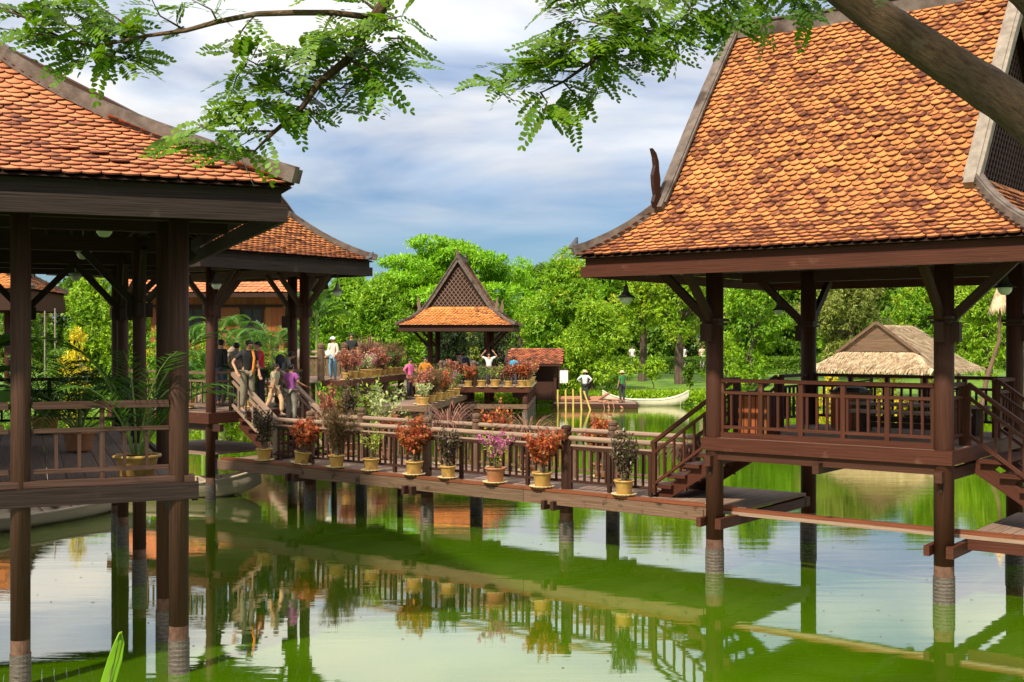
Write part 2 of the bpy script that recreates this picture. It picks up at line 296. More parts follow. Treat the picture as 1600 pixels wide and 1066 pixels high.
def roof(root, cx, cy, Ex, Ey, prof, ig, tile, capm, woodm, arc=.082, th=.026, lf=.044, barge=(.14, .26), tw=.16, te=.105, fh=(.12, .17), horn=.9, cap=(.17, .16), faces='fblr', lattice=.14, gset=.1, gwood=None, raft=True, nohorn=(), spike=.52, rbarge=None):
    """hip-and-gable roof, ridge along local x"""
    gwood = gwood or woodm
    P = smooth_prof(prof); t, z = P; zf = lambda i: float(np.interp(i, t, z)); zE = z[0]; zR = z[-1]; gx = Ex-ig
    lx = lambda i: (Ex-i) if i <= ig else gx; ly = lambda i: Ey-i; parts = []
    if 'f' in faces: parts.append(tiles_face(P, Ey, (1, 0), (0, -1), lx, Ey-.05, tw, te, arc, th, lf))
    if 'b' in faces: parts.append(tiles_face(P, Ey, (-1, 0), (0, 1), lx, Ey-.05, tw, te, arc, th, lf))
    if 'r' in faces: parts.append(tiles_face(P, Ex, (0, 1), (1, 0), ly, ig, tw, te, arc, th, lf))
    if 'l' in faces: parts.append(tiles_face(P, Ex, (0, -1), (-1, 0), ly, ig, tw, te, arc, th, lf))
    C = np.array([cx, cy, 0.]); parts = [(a+C, b+C) for a, b in parts]
    rf = tiles_mesh('roof', parts, tile, root)
    # boards under the tiles
    mb = MB(); steps = sorted(set(list(np.linspace(0, ig, 5))+list(np.linspace(ig, Ey, 6)))); dz = -.02
    for sy in (-1, 1):
        for i0, i1 in zip(steps[:-1], steps[1:]):
            V = [(cx-lx(i0), cy+sy*(Ey-i0), zf(i0)+dz), (cx+lx(i0), cy+sy*(Ey-i0), zf(i0)+dz), (cx+lx(i1), cy+sy*(Ey-i1), zf(i1)+dz), (cx-lx(i1), cy+sy*(Ey-i1), zf(i1)+dz)]
            mb.add(V, [(0, 1, 2, 3)], [[(V[0][0], i0), (V[1][0], i0), (V[2][0], i1), (V[3][0], i1)]])
    for sx in (-1, 1):
        for i0, i1 in zip(steps[:-1], steps[1:]):
            if i0 >= ig-1e-6: break
            V = [(cx+sx*(Ex-i0), cy-ly(i0), zf(i0)+dz), (cx+sx*(Ex-i0), cy+ly(i0), zf(i0)+dz), (cx+sx*(Ex-i1), cy+ly(i1), zf(i1)+dz), (cx+sx*(Ex-i1), cy-ly(i1), zf(i1)+dz)]
            mb.add(V, [(0, 1, 2, 3)], [[(V[0][1], i0), (V[1][1], i0), (V[2][1], i1), (V[3][1], i1)]])
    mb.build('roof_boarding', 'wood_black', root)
    if raft:
        mb = MB(); x = -Ex+.3
        while x < Ex-.25:
            for sy in (-1, 1):
                im = min(ig+.6, Ey-.2) if abs(x) < gx else max(.25, Ex-abs(x)-.05)
                pts = [(cx+x, cy+sy*(Ey-i), zf(i)-.085) for i in np.linspace(.15, im, 3)]
                for a, b in zip(pts[:-1], pts[1:]): mb.beam(a, b, .05, .09)
            x += .45
        y = -Ey+.3
        while y < Ey-.25:
            for sx in (-1, 1):
                im = min(ig, max(.25, Ey-abs(y)-.05)); pts = [(cx+sx*(Ex-i), cy+y, zf(i)-.085) for i in np.linspace(.15, im, 3)]
                for a, b in zip(pts[:-1], pts[1:]): mb.beam(a, b, .05, .09)
            y += .45
        for sx in (-1, 1):
            for sy in (-1, 1): mb.beam((cx+sx*(Ex-.2), cy+sy*(Ey-.2), zf(.2)-.12), (cx+sx*(Ex-ig), cy+sy*(Ey-ig), zf(ig)-.12), .08, .14)
        mb.build('rafter', 'wood_dark', root)['label'] = 'dark rafters under the eaves'
    # eave boards: a recessed upper board over a broader lower one
    for nm_, ins, z0, z1, th in (('eave_board', .10, zE-.03-fh[0], zE-.03, .05), ('fascia', .045, zE-.03-fh[0]-fh[1], zE-.033-fh[0], .05)):
        X = Ex-ins; Y = Ey-ins; mb = MB(); zc = (z0+z1)/2; h = z1-z0
        for sy in (-1, 1): mb.beam((cx-X, cy+sy*(Y-th/2), zc), (cx+X, cy+sy*(Y-th/2), zc), th, h)
        for sx in (-1, 1): mb.beam((cx+sx*(X-th/2), cy-Y+th, zc), (cx+sx*(X-th/2), cy+Y-th, zc), th, h)
        mb.build(nm_, woodm, root)
    # hip caps, ridge cap
    w, h = cap
    for sx in (-1, 1):
        for sy in (-1, 1):
            pts = [(cx+sx*(Ex-i), cy+sy*(Ey-i), zf(i)+.05+h*.3) for i in np.linspace(-.04, ig, 9)]
            mb = MB(); sweep(mb, pts, w, h); sweep(mb, [(p[0], p[1], p[2]+h*.5+.012) for p in pts], w*.55, .03); mb.build('hip_cap', capm, root)
    mb = MB(); rr = [(cx+x, cy, zR+.07+.10*(x/gx)**2*(.6)) for x in np.linspace(-gx-.05, gx+.05, 9)]
    sweep(mb, rr, .16, .24); sweep(mb, [(p[0], p[1], p[2]+.135) for p in rr], .22, .03); mb.build('ridge_cap', capm, root)
    # gables: bargeboards, panel with crossing laths, horns
    for sx in (-1, 1):
        gm = MB(); X = cx+sx*(gx-.10-gset)
        tri = [(-(Ey-ig)+.12, zf(ig)-.02), ((Ey-ig)-.12, zf(ig)-.02), (0, zR-.16)]
        gm.prism(tri, (0, 1, 0), (0, 0, 1), (X, cy, 0), .03); 
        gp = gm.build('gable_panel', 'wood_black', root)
        lm = MB(); step = lattice
        tt = [(-(Ey-ig)+.3, zf(ig)+.10), ((Ey-ig)-.3, zf(ig)+.10), (0, zR-.42)]
        for sgn in (-1, 1):
            d = (math.cos(R(52))*sgn, math.sin(R(52)))
            for k in range(-40, 41):
                p = (k*step, (zf(ig)+zR)/2); c = clip_tri(p, d, tt)
                if c:
                    a = (X+sx*(.026+.012*(sgn > 0)), cy+p[0]+d[0]*c[0], p[1]+d[1]*c[0]); b = (X+sx*(.026+.012*(sgn > 0)), cy+p[0]+d[0]*c[1], p[1]+d[1]*c[1])
                    lm.beam(a, b, .02, .035, up=(1, 0, 0)) if False else lm.beam(a, b, .035, .02, up=(1, 0, 0))
        lm.build('lattice', gwood, gp)
        fm = MB()
        fm.beam((X+sx*.05, cy-(Ey-ig)+.14, zf(ig)+.05), (X+sx*.05, cy+(Ey-ig)-.14, zf(ig)+.05), .06, .12)
        fm.build('gable_sill', gwood, gp)
        for sy in (-1, 1):
            pts = [(cx+sx*(gx-.02), cy+sy*(Ey-i), zf(i)+.03) for i in np.linspace(ig-.12, Ey-.0, 9)]
            b = MB(); sweep(b, pts, *barge)
            pt2 = [(p[0]+sx*.01, p[1], p[2]+barge[1]*.5+.02) for p in pts]; sweep(b, pt2, barge[0]+.08, .035)
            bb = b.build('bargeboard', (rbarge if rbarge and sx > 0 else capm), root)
            if horn and (sx, sy) not in nohorn:
                hb = MB(); flame(hb, (cx+sx*(gx+.02), cy+sy*(Ey-ig+.16), zf(ig)-.05), (0, -sy, 0), (0, 0, 1), horn, .06); hb.build('horn_finial', gwood, root)
        if spike: ph = MB(); ph.tube([(cx+sx*(gx-.04), cy, zR+.0), (cx+sx*(gx+.03), cy, zR+.4*spike), (cx+sx*(gx+.06), cy, zR+.65*spike), (cx+sx*(gx+.04), cy, zR+spike)], [.12, .09, .05, .01], 6); ph.build('ridge_finial', capm, root)
def post(root, x, y, z0, z1, r, m, water=True, n=18):
    mb = MB()
    zz = .52 if water else z0
    mb.tube([(x, y, zz), (x, y, (zz+z1)/2), (x, y, z1)], r, n)
    p = mb.build('post', 'wood_post' if m in ('wood_red', 'wood_dark') else m, root, smooth=False)
    for f in p.data.polygons: f.use_smooth = len(f.vertices) == 4
    if water:
        b = MB(); b.tube([(x, y, .32), (x, y, .52)], [r*1.0, r*.995], n); b.build('bleached_foot', 'post_base', p)
        s_ = MB(); pr = [(r*1.06, -1.2)]
        for k in range(7): pr += [(r*1.10, .0+k*.05), (r*1.06, .022+k*.05)]
        pr += [(r*1.08, .37)]
        s_.lathe(pr, (x, y, 0), n); s_.build('pile_sleeve', 'sleeve', p)
    return p
BAL = {}
def railing(root, p0, p1, h=.9, mid=.19, bot=.17, nb=None, step=.21, m='wood_red', posts=True, pw=.07, every=1.25, top=(.10, .055), name='railing', merged=False, end=True):
    """p0,p1: feet of the railing; balusters are sub-parts"""
    p0 = Vector(p0); p1 = Vector(p1); L = (Vector((p1.x, p1.y, 0))-Vector((p0.x, p0.y, 0))).length; d = (p1-p0)/L
    mb = MB(); U = Vector((0, 0, 1))
    mb.beam(p0+U*h, p1+U*h, top[0], top[1]); mb.beam(p0+U*(h-mid), p1+U*(h-mid), .06, .045); mb.beam(p0+U*bot, p1+U*bot, .06, .045)
    n = max(1, round(L/every)); pos = []
    if posts:
        for k in range(n+1):
            if not end and k in (0, n): continue
            q = p0+d*(L*k/n); mb.box(q+U*(h/2), (pw, pw, h-.02)); pos.append(L*k/n)
    r = mb.build(name, m, root)
    nb = max(2, int(L/step)); mq = MB()
    for k in range(1, nb):
        s = L*k/nb
        if posts and any(abs(s-q) < .06 for q in pos): continue
        hh = h-mid-bot; key = (round(hh, 3), m)
        if key not in BAL:
            q_ = MB().box((0, 0, 0), (.036, .036, hh-.04)).build('baluster', m); BAL[key] = q_.data; bpy.data.objects.remove(q_)
        if merged: mq.beam(p0+d*s+U*(bot+.02), p0+d*s+U*(h-mid-.02), .036, .036); continue
        b = bpy.data.objects.new('baluster', BAL[key]); col.objects.link(b); b.parent = r; b.location = p0+d*s+U*(bot+hh/2)
        b.rotation_euler = (0, 0, math.atan2(d.y, d.x))
    if merged: tag(mq.build('baluster', m, r), kind='stuff')
    return r
def planks(x0, x1, y0, y1, z, th, m, root, along='y', w=.16, name='deck', gap=.008):
    mb = MB()
    if along == 'y':
        n = max(1, round((x1-x0)/w)); s = (x1-x0)/n
        for k in range(n): mb.box((x0+s*(k+.5), (y0+y1)/2, z-th/2+rnd.uniform(-.0015, .0015)), (s-gap, y1-y0, th))
    else:
        n = max(1, round((y1-y0)/w)); s = (y1-y0)/n
        for k in range(n): mb.box(((x0+x1)/2, y0+s*(k+.5), z-th/2+rnd.uniform(-.0015, .0015)), (x1-x0, s-gap, th))
    return mb.build(name, m, root)
def stairs(root, p_top, p_bot, width, n, m, side, name='staircase', stringer=True):
    """p_top/p_bot: centre of the flight; side: unit vector across"""
    a = Vector(p_top); b = Vector(p_bot); s = Vector(side); d = Vector((b.x-a.x, b.y-a.y, 0)); L = d.length; d /= L
    mb = MB(); U = Vector((0, 0, 1)); inset = .13
    for k in (-1, 1):
        off = s*(k*(width/2-inset)); mb.beam(a+off-U*.26, b+off-U*.12, .065, .20)
        for q in range(n):
            f = (q+1)/(n+1); c = a.lerp(b, f)+off; w_ = L/(n+1); mb.prism([(-w_*.5, -.02), (w_*.45, -.02), (-w_*.5, -.26)], d, U, c, .064)
    st = mb.build(name, m, root)
    for k in range(n):
        f = (k+1)/(n+1); c = a.lerp(b, f); t = MB(); t.beam(c-s*(width/2), c+s*(width/2), L/(n+1)+.07, .06); t.build('tread', m, st)
    return st
def hang_lamp(loc, label, s=1, cord=.25, grp='bell shaped lamps hanging under the eaves'):
    r = empty('hanging_lamp', loc, 0, label, 'lamp', grp)
    b = MB(); b.tube([(0, 0, 0), (0, 0, cord)], .012, 6); b.build('lamp_stem', 'black', r)
    b = MB(); b.lathe([(.15*s, -.10*s), (.14*s, -.09*s), (.08*s, -.05*s), (.045*s, .0), (.035*s, .07*s), (.01, .10*s)], n=20, cap=False); o = b.build('lamp_shade', 'shade', r, smooth=True)
    b = MB(); b.lathe([(.01, -.20*s), (.05*s, -.19*s), (.085*s, -.15*s), (.095*s, -.11*s), (.09*s, -.07*s)], n=16); b.build('globe', 'globe', r, smooth=True)
    return r
M['shade'] = mat('dark_enamel_shade', (.05, .045, .035), rough=.45)
M['globe'] = mat('frosted_glass_globe', (.42, .47, .38), rough=.15, spec=.6)
M['tile_old'] = mat('old_brown_roof_tile', (.20, .060, .026), (.34, .10, .04), scale=3, rough=.8, island=.25, dark=((.05, .02, .012), .4, 2, 6))
M['wood_bpost'] = wood('dark_brown_round_post', (.034, .0165, .0105), (.066, .032, .021), rough=.6, spec=.15, spots=((.075, .045, .035), 2.2, .68))
M['wood_rail'] = wood('worn_brown_rail', (.040, .020, .014), (.085, .046, .034), rough=.65, spec=.15)
# ------------------------------------------------------------ right pavilion and the long walkway share one grid (a along the walk, b across)
AO = Vector((3.21, 18.7, 0)); AR = math.atan2(-.613, .79)
def G(a, b, z=0): return Vector((AO.x+a*math.cos(AR)-b*math.sin(AR), AO.y+a*math.sin(AR)+b*math.cos(AR), z))
DA = 2.13; W_ = .95
def pavilion_A():
    r = empty('pavilion', AO, AR, 'large open pavilion on the right with a steep scale tiled roof above the pond', 'pavilion')
    S = 3.58; m = 'wood_red'
    for x in (0, S):
        for y in (0, S):
            p = post(r, x, y, 0, 4.88, .138, m)
            c = MB(); c.box((x, y, 3.98), (.34, .34, .05)); c.box((x, y, 3.92), (.30, .30, .05)); c.build('post_collar', 'wood_dark', p)
            q = MB()
            sx = -1 if x == 0 else 1; sy = -1 if y == 0 else 1
            for k, (dx, dy) in enumerate(((sx, 0), (0, sy))):
                q.beam((x+dx*.12, y+dy*.12, 3.98), (x+dx*.95, y+dy*.95, 4.76), .09, .13)
                q.box((x+dx*.17, y+dy*.17, 3.78), (.12, .12, .28))
            q.build('brace', 'wood_dark', p)
    b = MB()
    for y in (0, S): b.beam((-1.3, y, 4.82), (S+1.3, y, 4.82), .12, .2)
    for x in (0, S): b.beam((x, -1.3, 5.0), (x, S+1.3, 5.0), .12, .16)
    b.beam((S/2, -1.3, 5.0), (S/2, S+1.3, 5.0), .1, .14); b.build('tie_beam', 'wood_dark', r)
    roof(r, S/2, S/2, S/2+1.57, S/2+1.57, [(0, 4.96), (.3, 5.12), (.65, 5.38), (.94, 5.70), (1.25, 6.12), (1.8, 6.88), (2.5, 7.80), (3.36, 8.86)], .98, 'tile_orange', 'cap', m, tw=.165, te=.105, horn=.92, cap=(.15, .13), gwood='wood_dark', gset=.12, nohorn=((1, -1),), rbarge='cap_light')
    planks(-.10, S+.10, -.10, S+.10, DA, .04, 'wood_deck', r, 'x', .14)
    f = MB(); e = .13
    for y in (-e, S+e): f.beam((-e-.03, y, DA-.10), (S+e+.03, y, DA-.10), .05, .2)
    for x in (-e, S+e): f.beam((x, -e+.03, DA-.10), (x, S+e-.03, DA-.10), .05, .2)
    f.build('deck_edge_board', 'wood_red', r)
    f = MB(); f.beam((.13, -.03, DA+.045), (S-.13, -.03, DA+.045), .04, .09); f.build('deck_kerb', 'wood_red', r)
    f = MB()
    for y in (-.05, S/2, S+.05): f.beam((.05, y, DA-.27), (S-.05, y, DA-.27), .09, .15)
    for x in (.0, S/2, S): f.beam((x, -.25, DA-.36), (x, S+.25, DA-.36), .10, .16)
    f.build('floor_joist', 'wood_post', r)
    for x in (0, S):
        for y in (0,): g = MB(); g.box((x, y-.14, DA-.47), (.05, .03, .24)); g.build('wedge_plate', 'wood_black', r)
    kw = dict(every=.72, step=.155, m=m)
    railing(r, (.14, 0, DA), (S-.14, 0, DA), **kw); railing(r, (.14, S, DA), (S-.14, S, DA), **kw)
    for x in (0, S):
        railing(r, (x, .14, DA), (x, .80, DA), every=.66, step=.155, m=m); railing(r, (x, 2.45, DA), (x, S-.14, DA), every=.95, step=.155, m=m)
    for sx, x0 in ((-1, -.12), (1, S+.12)):
        stairs(r, (x0, 1.62, DA-.02), (x0+sx*1.62, 1.62, W_+.0), 1.5, 5, 'wood_red', (0, 1, 0))
        for y in (.86, 2.40):
            k = railing(r, (x0-sx*.05, y, DA), (x0+sx*1.5, y, W_+.06), m=m, step=.19, every=1.6, name='stair_railing')
    return r
PA = pavilion_A()

def walkway():
    r = empty('walkway', AO, AR, 'long wooden walkway on piles with log handrails crossing the pond between the pavilions', 'walkway')
    a0, a1 = -12.75, .22; y0, y1 = .56, 2.98
    planks(a0, a1, y0, y1, W_, .045, 'wood_deck', r, 'y', .17)
    b = MB(); x = a0
    for x, x2 in ((a0, -9.2), (-9.19, -5.6), (-5.59, -2.3), (-2.29, .1)):
        b.beam((x, .47, W_+.012), (x2, .47, W_+.012), .16, .045)
    b.build('edge_board', 'wood_edge', r)
    b = MB()
    for x, x2 in ((a0-.1, -8.3), (-8.29, -4.1), (-4.09, -.15)): b.beam((x, .43, W_-.13), (x2, .43, W_-.13), .09, .22)
    b.beam((-3.9, .375, W_-.14), (-.4, .375, W_-.14), .035, .18)
    b.beam((a0, 2.96, W_-.14), (a1, 2.96, W_-.14), .07, .2); b.build('edge_beam', 'wood_weather', r)
    b = MB(); b.beam((-.6, .47, W_-.01), (5.2, .47, W_-.01), .12, .05); b.build('tie_board', 'wood_edge', r)
    b = MB(); b.beam((-.6, .44, W_-.065), (5.2, .44, W_-.065), .1, .055); b.build('tie_board', 'wood_grey', r)
    for x in (-3.47, -6.87, -10.27):
        for y in (.85, 2.40): post(r, x, y, 0, W_-.18, .125, 'wood_dark')
        c = MB(); 
        for k in (-.10, .10): c.beam((x+k, .25, W_-.24), (x+k, 3.05, W_-.24), .07, .16)
        c.build('cross_beam', 'wood_dark', r)
    c = MB(); c.beam((.17, -.22, W_-.16), (.17, 3.15, W_-.16), .10, .16); c.beam((.17+3.55, -.2, W_-.22), (.17+3.55, 3.1, W_-.22), .1, .16); c.beam((-.17, -.22, W_-.16), (-.17, .6, W_-.16), .08, .14); c.beam((3.4, -.2, W_-.22), (3.4, .4, W_-.22), .08, .14); c.build('cross_beam', 'wood_red', r)
    # far side of the right pavilion
    planks(3.78, 9.0, .56, 2.98, W_-.02, .045, 'wood_deck', r, 'y', .17)
    c = MB(); c.beam((3.78, .47, W_-.02), (9, .47, W_-.02), .15, .045); c.build('edge_board', 'wood_edge', r)
    c = MB(); c.beam((3.78, .44, W_-.15), (9, .44, W_-.15), .08, .2); c.beam((3.78, 2.96, W_-.15), (9, 2.96, W_-.15), .08, .2); c.build('edge_beam', 'wood_red', r)
    for x in (6.5, 8.8):
        for y in (.85, 2.4): post(r, x, y, 0, W_-.2, .125, 'wood_dark')
    # newels
    for i, x in enumerate((-3.47, -6.87, -10.27)):
        for y in (.85, 2.40):
            n = MB(); z0 = W_
            n.lathe([(.096, 0), (.096, .94), (.082, .955), (.082, .97), (.097, .985), (.098, 1.03), (.082, 1.045), (.082, 1.06), (.095, 1.075), (.097, 1.12), (.082, 1.15), (.02, 1.165)], (x, y, z0), 14)
            o = n.build('newel_post', 'wood_dark' if (i == 0 and y < 1) else 'wood_weather', r)
    for y in (.85, 2.40):
        xs = [-1.62, -3.47, -6.87, -10.27, -11.55]
        for x0, x1 in zip(xs[1:], xs[:-1]):
            L = x1-x0
            k = railing(r, (x0+.09, y, W_), (x1-.07, y, W_), h=.76, mid=.02, bot=.15, step=.15, every=max(.85, L/4), m='wood_dark' if y < 1 else 'wood_weather', pw=.065, top=(.05, .045), merged=y > 1, end=(x1 == -1.62))
            h = MB(); h.tube([(x0+.08, y, W_+.93), ((x0+x1)/2, y, W_+.925), (x1-.05, y, W_+.93)], .048, 10); h.build('log_handrail', 'wood_grey', r)
            h = MB(); h.tube([(x0+.08, y+.02, W_+.79), (x1-.05, y+.02, W_+.79)], .026, 8); h.build('lower_handrail', 'wood_grey', r)
    b = MB(); b.box((-3.47, .72, 1.95), (.16, .1, .18)); b.box((-3.47, .665, 1.95), (.1, .012, .1)); b.build('wooden_lamp_box', 'wood_edge', r)
    return r
WK = walkway()

# ------------------------------------------------------------ left pavilion (nearest)
BO = Vector((-3.69, 13.08, 0)); BR = R(22.2)
def GB(x, y, z=0): return Vector((BO.x+x*math.cos(BR)-y*math.sin(BR), BO.y+x*math.sin(BR)+y*math.cos(BR), z))
DB = 2.12
def pavilion_B():
    r = empty('pavilion', BO, BR, 'dark pavilion nearest the camera at left, with a red tiled roof and potted palms', 'pavilion')
    m = 'wood_blackish'
    for y in (0, 1.5, 5.1, 8.55, 10.1):
        for x in ((0, -1.62, -5.2, -6.8) if y in (0, 10.1) else (0, -6.8)): post(r, x, y, 0, 5.25, .100 if (x or y) else .108, 'wood_bpost')
    for y in (5.1, 8.55): post(r, -1.62, y, DB, 5.25, .11, 'wood_bpost', water=False)
    for x, y in ((0, 8.55), (0, 5.1), (-1.62, 8.55)):
        q = MB()
        for dx, dy in ((1, 0), (0, 1), (-1, 0), (0, -1)): q.beam((x+dx*.1, y+dy*.1, 4.25), (x+dx*.8, y+dy*.8, 5.0), .08, .11); q.box((x+dx*.14, y+dy*.14, 4.12), (.1, .1, .22))
        q.build('brace', m, r)
    b = MB()
    for y in (0, 1.5, 5.1, 8.55, 10.1): b.beam((-7.6, y, 5.1), (.75, y, 5.1), .12, .22)
    for x in (0, -1.62, -5.2, -6.8): b.beam((x, -.7, 5.28), (x, 10.8, 5.28), .12, .14)
    b.build('tie_beam', 'wood_black', r)
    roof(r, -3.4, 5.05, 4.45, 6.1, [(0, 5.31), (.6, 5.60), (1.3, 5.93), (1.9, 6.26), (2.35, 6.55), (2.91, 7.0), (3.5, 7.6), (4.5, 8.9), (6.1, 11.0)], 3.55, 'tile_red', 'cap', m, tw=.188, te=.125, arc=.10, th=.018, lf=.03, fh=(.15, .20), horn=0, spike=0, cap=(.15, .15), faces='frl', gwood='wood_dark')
    planks(-6.95, .06, -.05, 8.62, DB, .04, 'wood_deck_dark', r, 'y', .2)
    f = MB(); f.beam((-7, -.02, DB+.03), (.16, -.02, DB+.03), .15, .07); f.build('deck_kerb', 'wood_rail', r)
    f = MB(); f.beam((-7.1, -.09, DB-.13), (.2, -.09, DB-.10), .06, .19); f.beam((.17, -.05, DB-.13), (.17, 8.7, DB-.10), .06, .19); f.beam((-7, 8.66, DB-.13), (.15, 8.66, DB-.10), .06, .19)
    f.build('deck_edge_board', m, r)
    f = MB(); 
    for x in (-5.2, -1.62, 0): f.beam((x, 0, DB-.33), (x, 8.6, DB-.33), .1, .16)
    for y in (1.5, 5.1, 8.55): f.beam((-6.9, y, DB-.18), (.1, y, DB-.18), .1, .14)
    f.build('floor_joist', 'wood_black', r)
    kw = dict(m='wood_weather_dark', step=.23, every=.8, pw=.05)
    railing(r, (-1.5, -.0, DB), (-.11, -.0, DB), h=.86, mid=.27, bot=.16, m='wood_rail', step=.225, every=.74, pw=.05, top=(.10, .075), end=False)
    railing(r, (-5.1, -.0, DB), (-1.74, -.0, DB), h=.86, mid=.27, bot=.16, m='wood_rail', step=.225, every=.84, pw=.05, top=(.10, .075), end=False)
    railing(r, (-6.8, 8.55, DB), (-.1, 8.55, DB), h=.86, mid=.2, bot=.16, m='wood_blackish', step=.26, every=1.1)
    railing(r, (0, 5.2, DB), (0, 8.4, DB), h=.86, mid=.2, bot=.16, m='wood_blackish', step=.26, every=1.1)
    return r
PB = pavilion_B()

# ------------------------------------------------------------ middle-left pavilion at the head of the walkway
CO = G(-13.0, .31)
def pavilion_C():
    r = empty('pavilion', CO, AR, 'brown pavilion behind the nearest one, with steps down to the walkway', 'pavilion'); m = 'wood_dark'; D = 2.0
    for x, y in ((0, 0), (0, 2.85), (-.95, 3.3), (-3.6, 0), (-3.6, 2.9)):
        post(r, x, y, 0, 5.45, .108 if y == 0 else .125, 'wood_red' if y == 0 else m)
        q = MB()
        for dx, dy in ((1, 0), (0, 1), (0, -1)): q.beam((x+dx*.1, y+dy*.1, 4.45), (x+dx*.85, y+dy*.85, 5.25), .08, .11); q.box((x+dx*.15, y+dy*.15, 4.33), (.1, .1, .24))
        q.build('brace', m, r)
    b = MB()
    for y in (0, 2.85): b.beam((-4.7, y, 5.33), (1.0, y, 5.33), .12, .2)
    for x in (0, -3.6): b.beam((x, -1, 5.52), (x, 4, 5.52), .12, .14)
    b.build('tie_beam', m, r)
    roof(r, -1.8, 1.4, 3.05, 2.65, [(0, 5.60), (.4, 5.78), (.9, 6.12), (1.38, 6.56), (1.7, 6.9), (2.65, 7.6)], 1.5, 'tile_orange', 'cap', 'wood_blackish', tw=.16, te=.105, fh=(.12, .22), horn=0, spike=0, cap=(.15, .12), faces='frl')
    planks(-3.75, .10, -.12, 3.6, D, .04, 'wood_deck', r, 'y', .17)
    f = MB(); f.beam((-3.8, -.15, D-.13), (.16, -.15, D-.13), .06, .24); f.beam((.13, -.12, D-.13), (.13, 3.62, D-.13), .06, .24); f.build('deck_edge_board', 'wood_red', r)
    f = MB(); f.beam((-3.7, 0, D-.34), (.4, 0, D-.34), .1, .16); f.beam((-3.7, 2.85, D-.34), (.2, 2.85, D-.34), .1, .16); f.build('floor_joist', m, r)
    railing(r, (-3.6, 0, D), (-.1, 0, D), m='wood_weather', step=.2, every=1.1)
    railing(r, (0, .1, D), (0, .58, D), m='wood_weather', step=.2, every=.5)
    railing(r, (0, 2.1, D), (0, 2.75, D), m='wood_weather', step=.2, every=.6)
    railing(r, (-3.6, 3.5, D), (-1.1, 3.5, D), m='wood_weather', step=.2, every=1.1)
    stairs(r, (.18, 1.34, D-.02), (1.62, 1.34, W_), 1.5, 5, 'wood_red', (0, 1, 0))
    for y in (.6, 2.1): railing(r, (.0, y, D), (1.5, y, W_+.05), m='wood_grey', step=.22, every=1.5, top=(.13, .06), name='stair_railing')
    # lower landing under the deck
    planks(-3.6, -.3, .2, 2.7, 1.02, .04, 'wood_deck', r, 'x', .2, name='lower_landing')
    b = MB(); b.box((-.95, 3.08, 4.1), (.16, .14, .3)); b.build('wall_speaker', 'wood_black', r)
    return r
PC = pavilion_C()

# ------------------------------------------------------------ far pavilion with its gable to the camera
EO = Vector((-2.45, 57.5, 0)); ER = R(86.6); DE = 1.48
def pavilion_E():
    r = empty('pavilion', EO, ER, 'small distant pavilion with its steep gable facing the camera, in front of the trees', 'pavilion')
    for x in (-1.5, 1.5):
        for y in (-1.35, 1.35):
            p = post(r, x, y, 0, 4.25, .13, 'wood_dark', n=10)
            q = MB(); sx = 1 if x > 0 else -1; sy = 1 if y > 0 else -1
            for dx, dy in ((sx, 0), (0, sy)): q.beam((x+dx*.1, y+dy*.1, 3.3), (x+dx*.85, y+dy*.85, 4.1), .08, .12)
            q.build('brace', 'wood_dark', p)
    roof(r, 0, 0, 2.9, 2.75, [(0, 4.27), (.5, 4.50), (1.09, 4.95), (1.5, 5.55), (2.75, 7.45)], 1.09, 'tile_far', 'cap', 'wood_dark', tw=.17, te=.13, fh=(.08, .16), horn=.7, cap=(.12, .10), barge=(.10, .20), lattice=.20, gset=.05, gwood='gable_wood')
    planks(-2, 4.5, -3.45, 3.2, DE, .05, 'wood_deck', r, 'x', .3)
    planks(-4.5, -2.0, -3.45, .62, DE, .05, 'wood_deck', r, 'x', .3)
    f = MB(); f.beam((-4.53, -3.5, DE-.11), (-4.53, .66, DE-.11), .07, .24); f.beam((-4.5, -3.48, DE-.11), (4.5, -3.48, DE-.11), .07, .24); f.beam((-4.5, .65, DE-.11), (-2, .65, DE-.11), .07, .24); f.build('deck_edge_board', 'wood_red', r)
    f = MB(); f.beam((-4.4, -3.4, .62), (-4.4, .5, .62), .12, .2); f.beam((-4.4, -3.4, .62), (4, -3.4, .62), .1, .16); f.build('floor_joist', 'wood_weather', r)
    for x in (-4.3, -2.2, 0, 2.2, 4.2):
        for y in (-3.3, -.1, 3.0):
            if x == -4.3 and y == 3.0: continue
            post(r, x, y, 0, DE-.2, .13, 'wood_dark', n=10)
    for x, y in ((-4.2, -3.1), (-4.2, -1.0), (-4.2, .5), (-1.9, -3.2), (.5, -3.2), (3, -3.2)):
        n = MB(); n.lathe([(.10, 0), (.10, 1.0), (.08, 1.02), (.11, 1.06), (.11, 1.14), (.05, 1.2)], (x, y, DE), 10); n.build('newel_post', 'wood_weather', r)
    kw = dict(m='wood_weather', step=.24, every=1.1, merged=True)
    railing(r, (-4.2, -3.0, DE), (-4.2, -1.1, DE), **kw); railing(r, (-4.2, -.9, DE), (-4.2, .4, DE), **kw)
    railing(r, (-4.0, -3.2, DE), (-2.0, -3.2, DE), **kw); railing(r, (-1.8, -3.2, DE), (.4, -3.2, DE), **kw); railing(r, (2.6, -3.0, DE), (2.6, 3, DE), **kw)
    return r
M['gable_wood'] = wood('pale_gable_wood', (.12, .07, .05), (.17, .105, .08), rough=.75)  # paler brown for the far gable's laths, sill and horns
PE = pavilion_E()

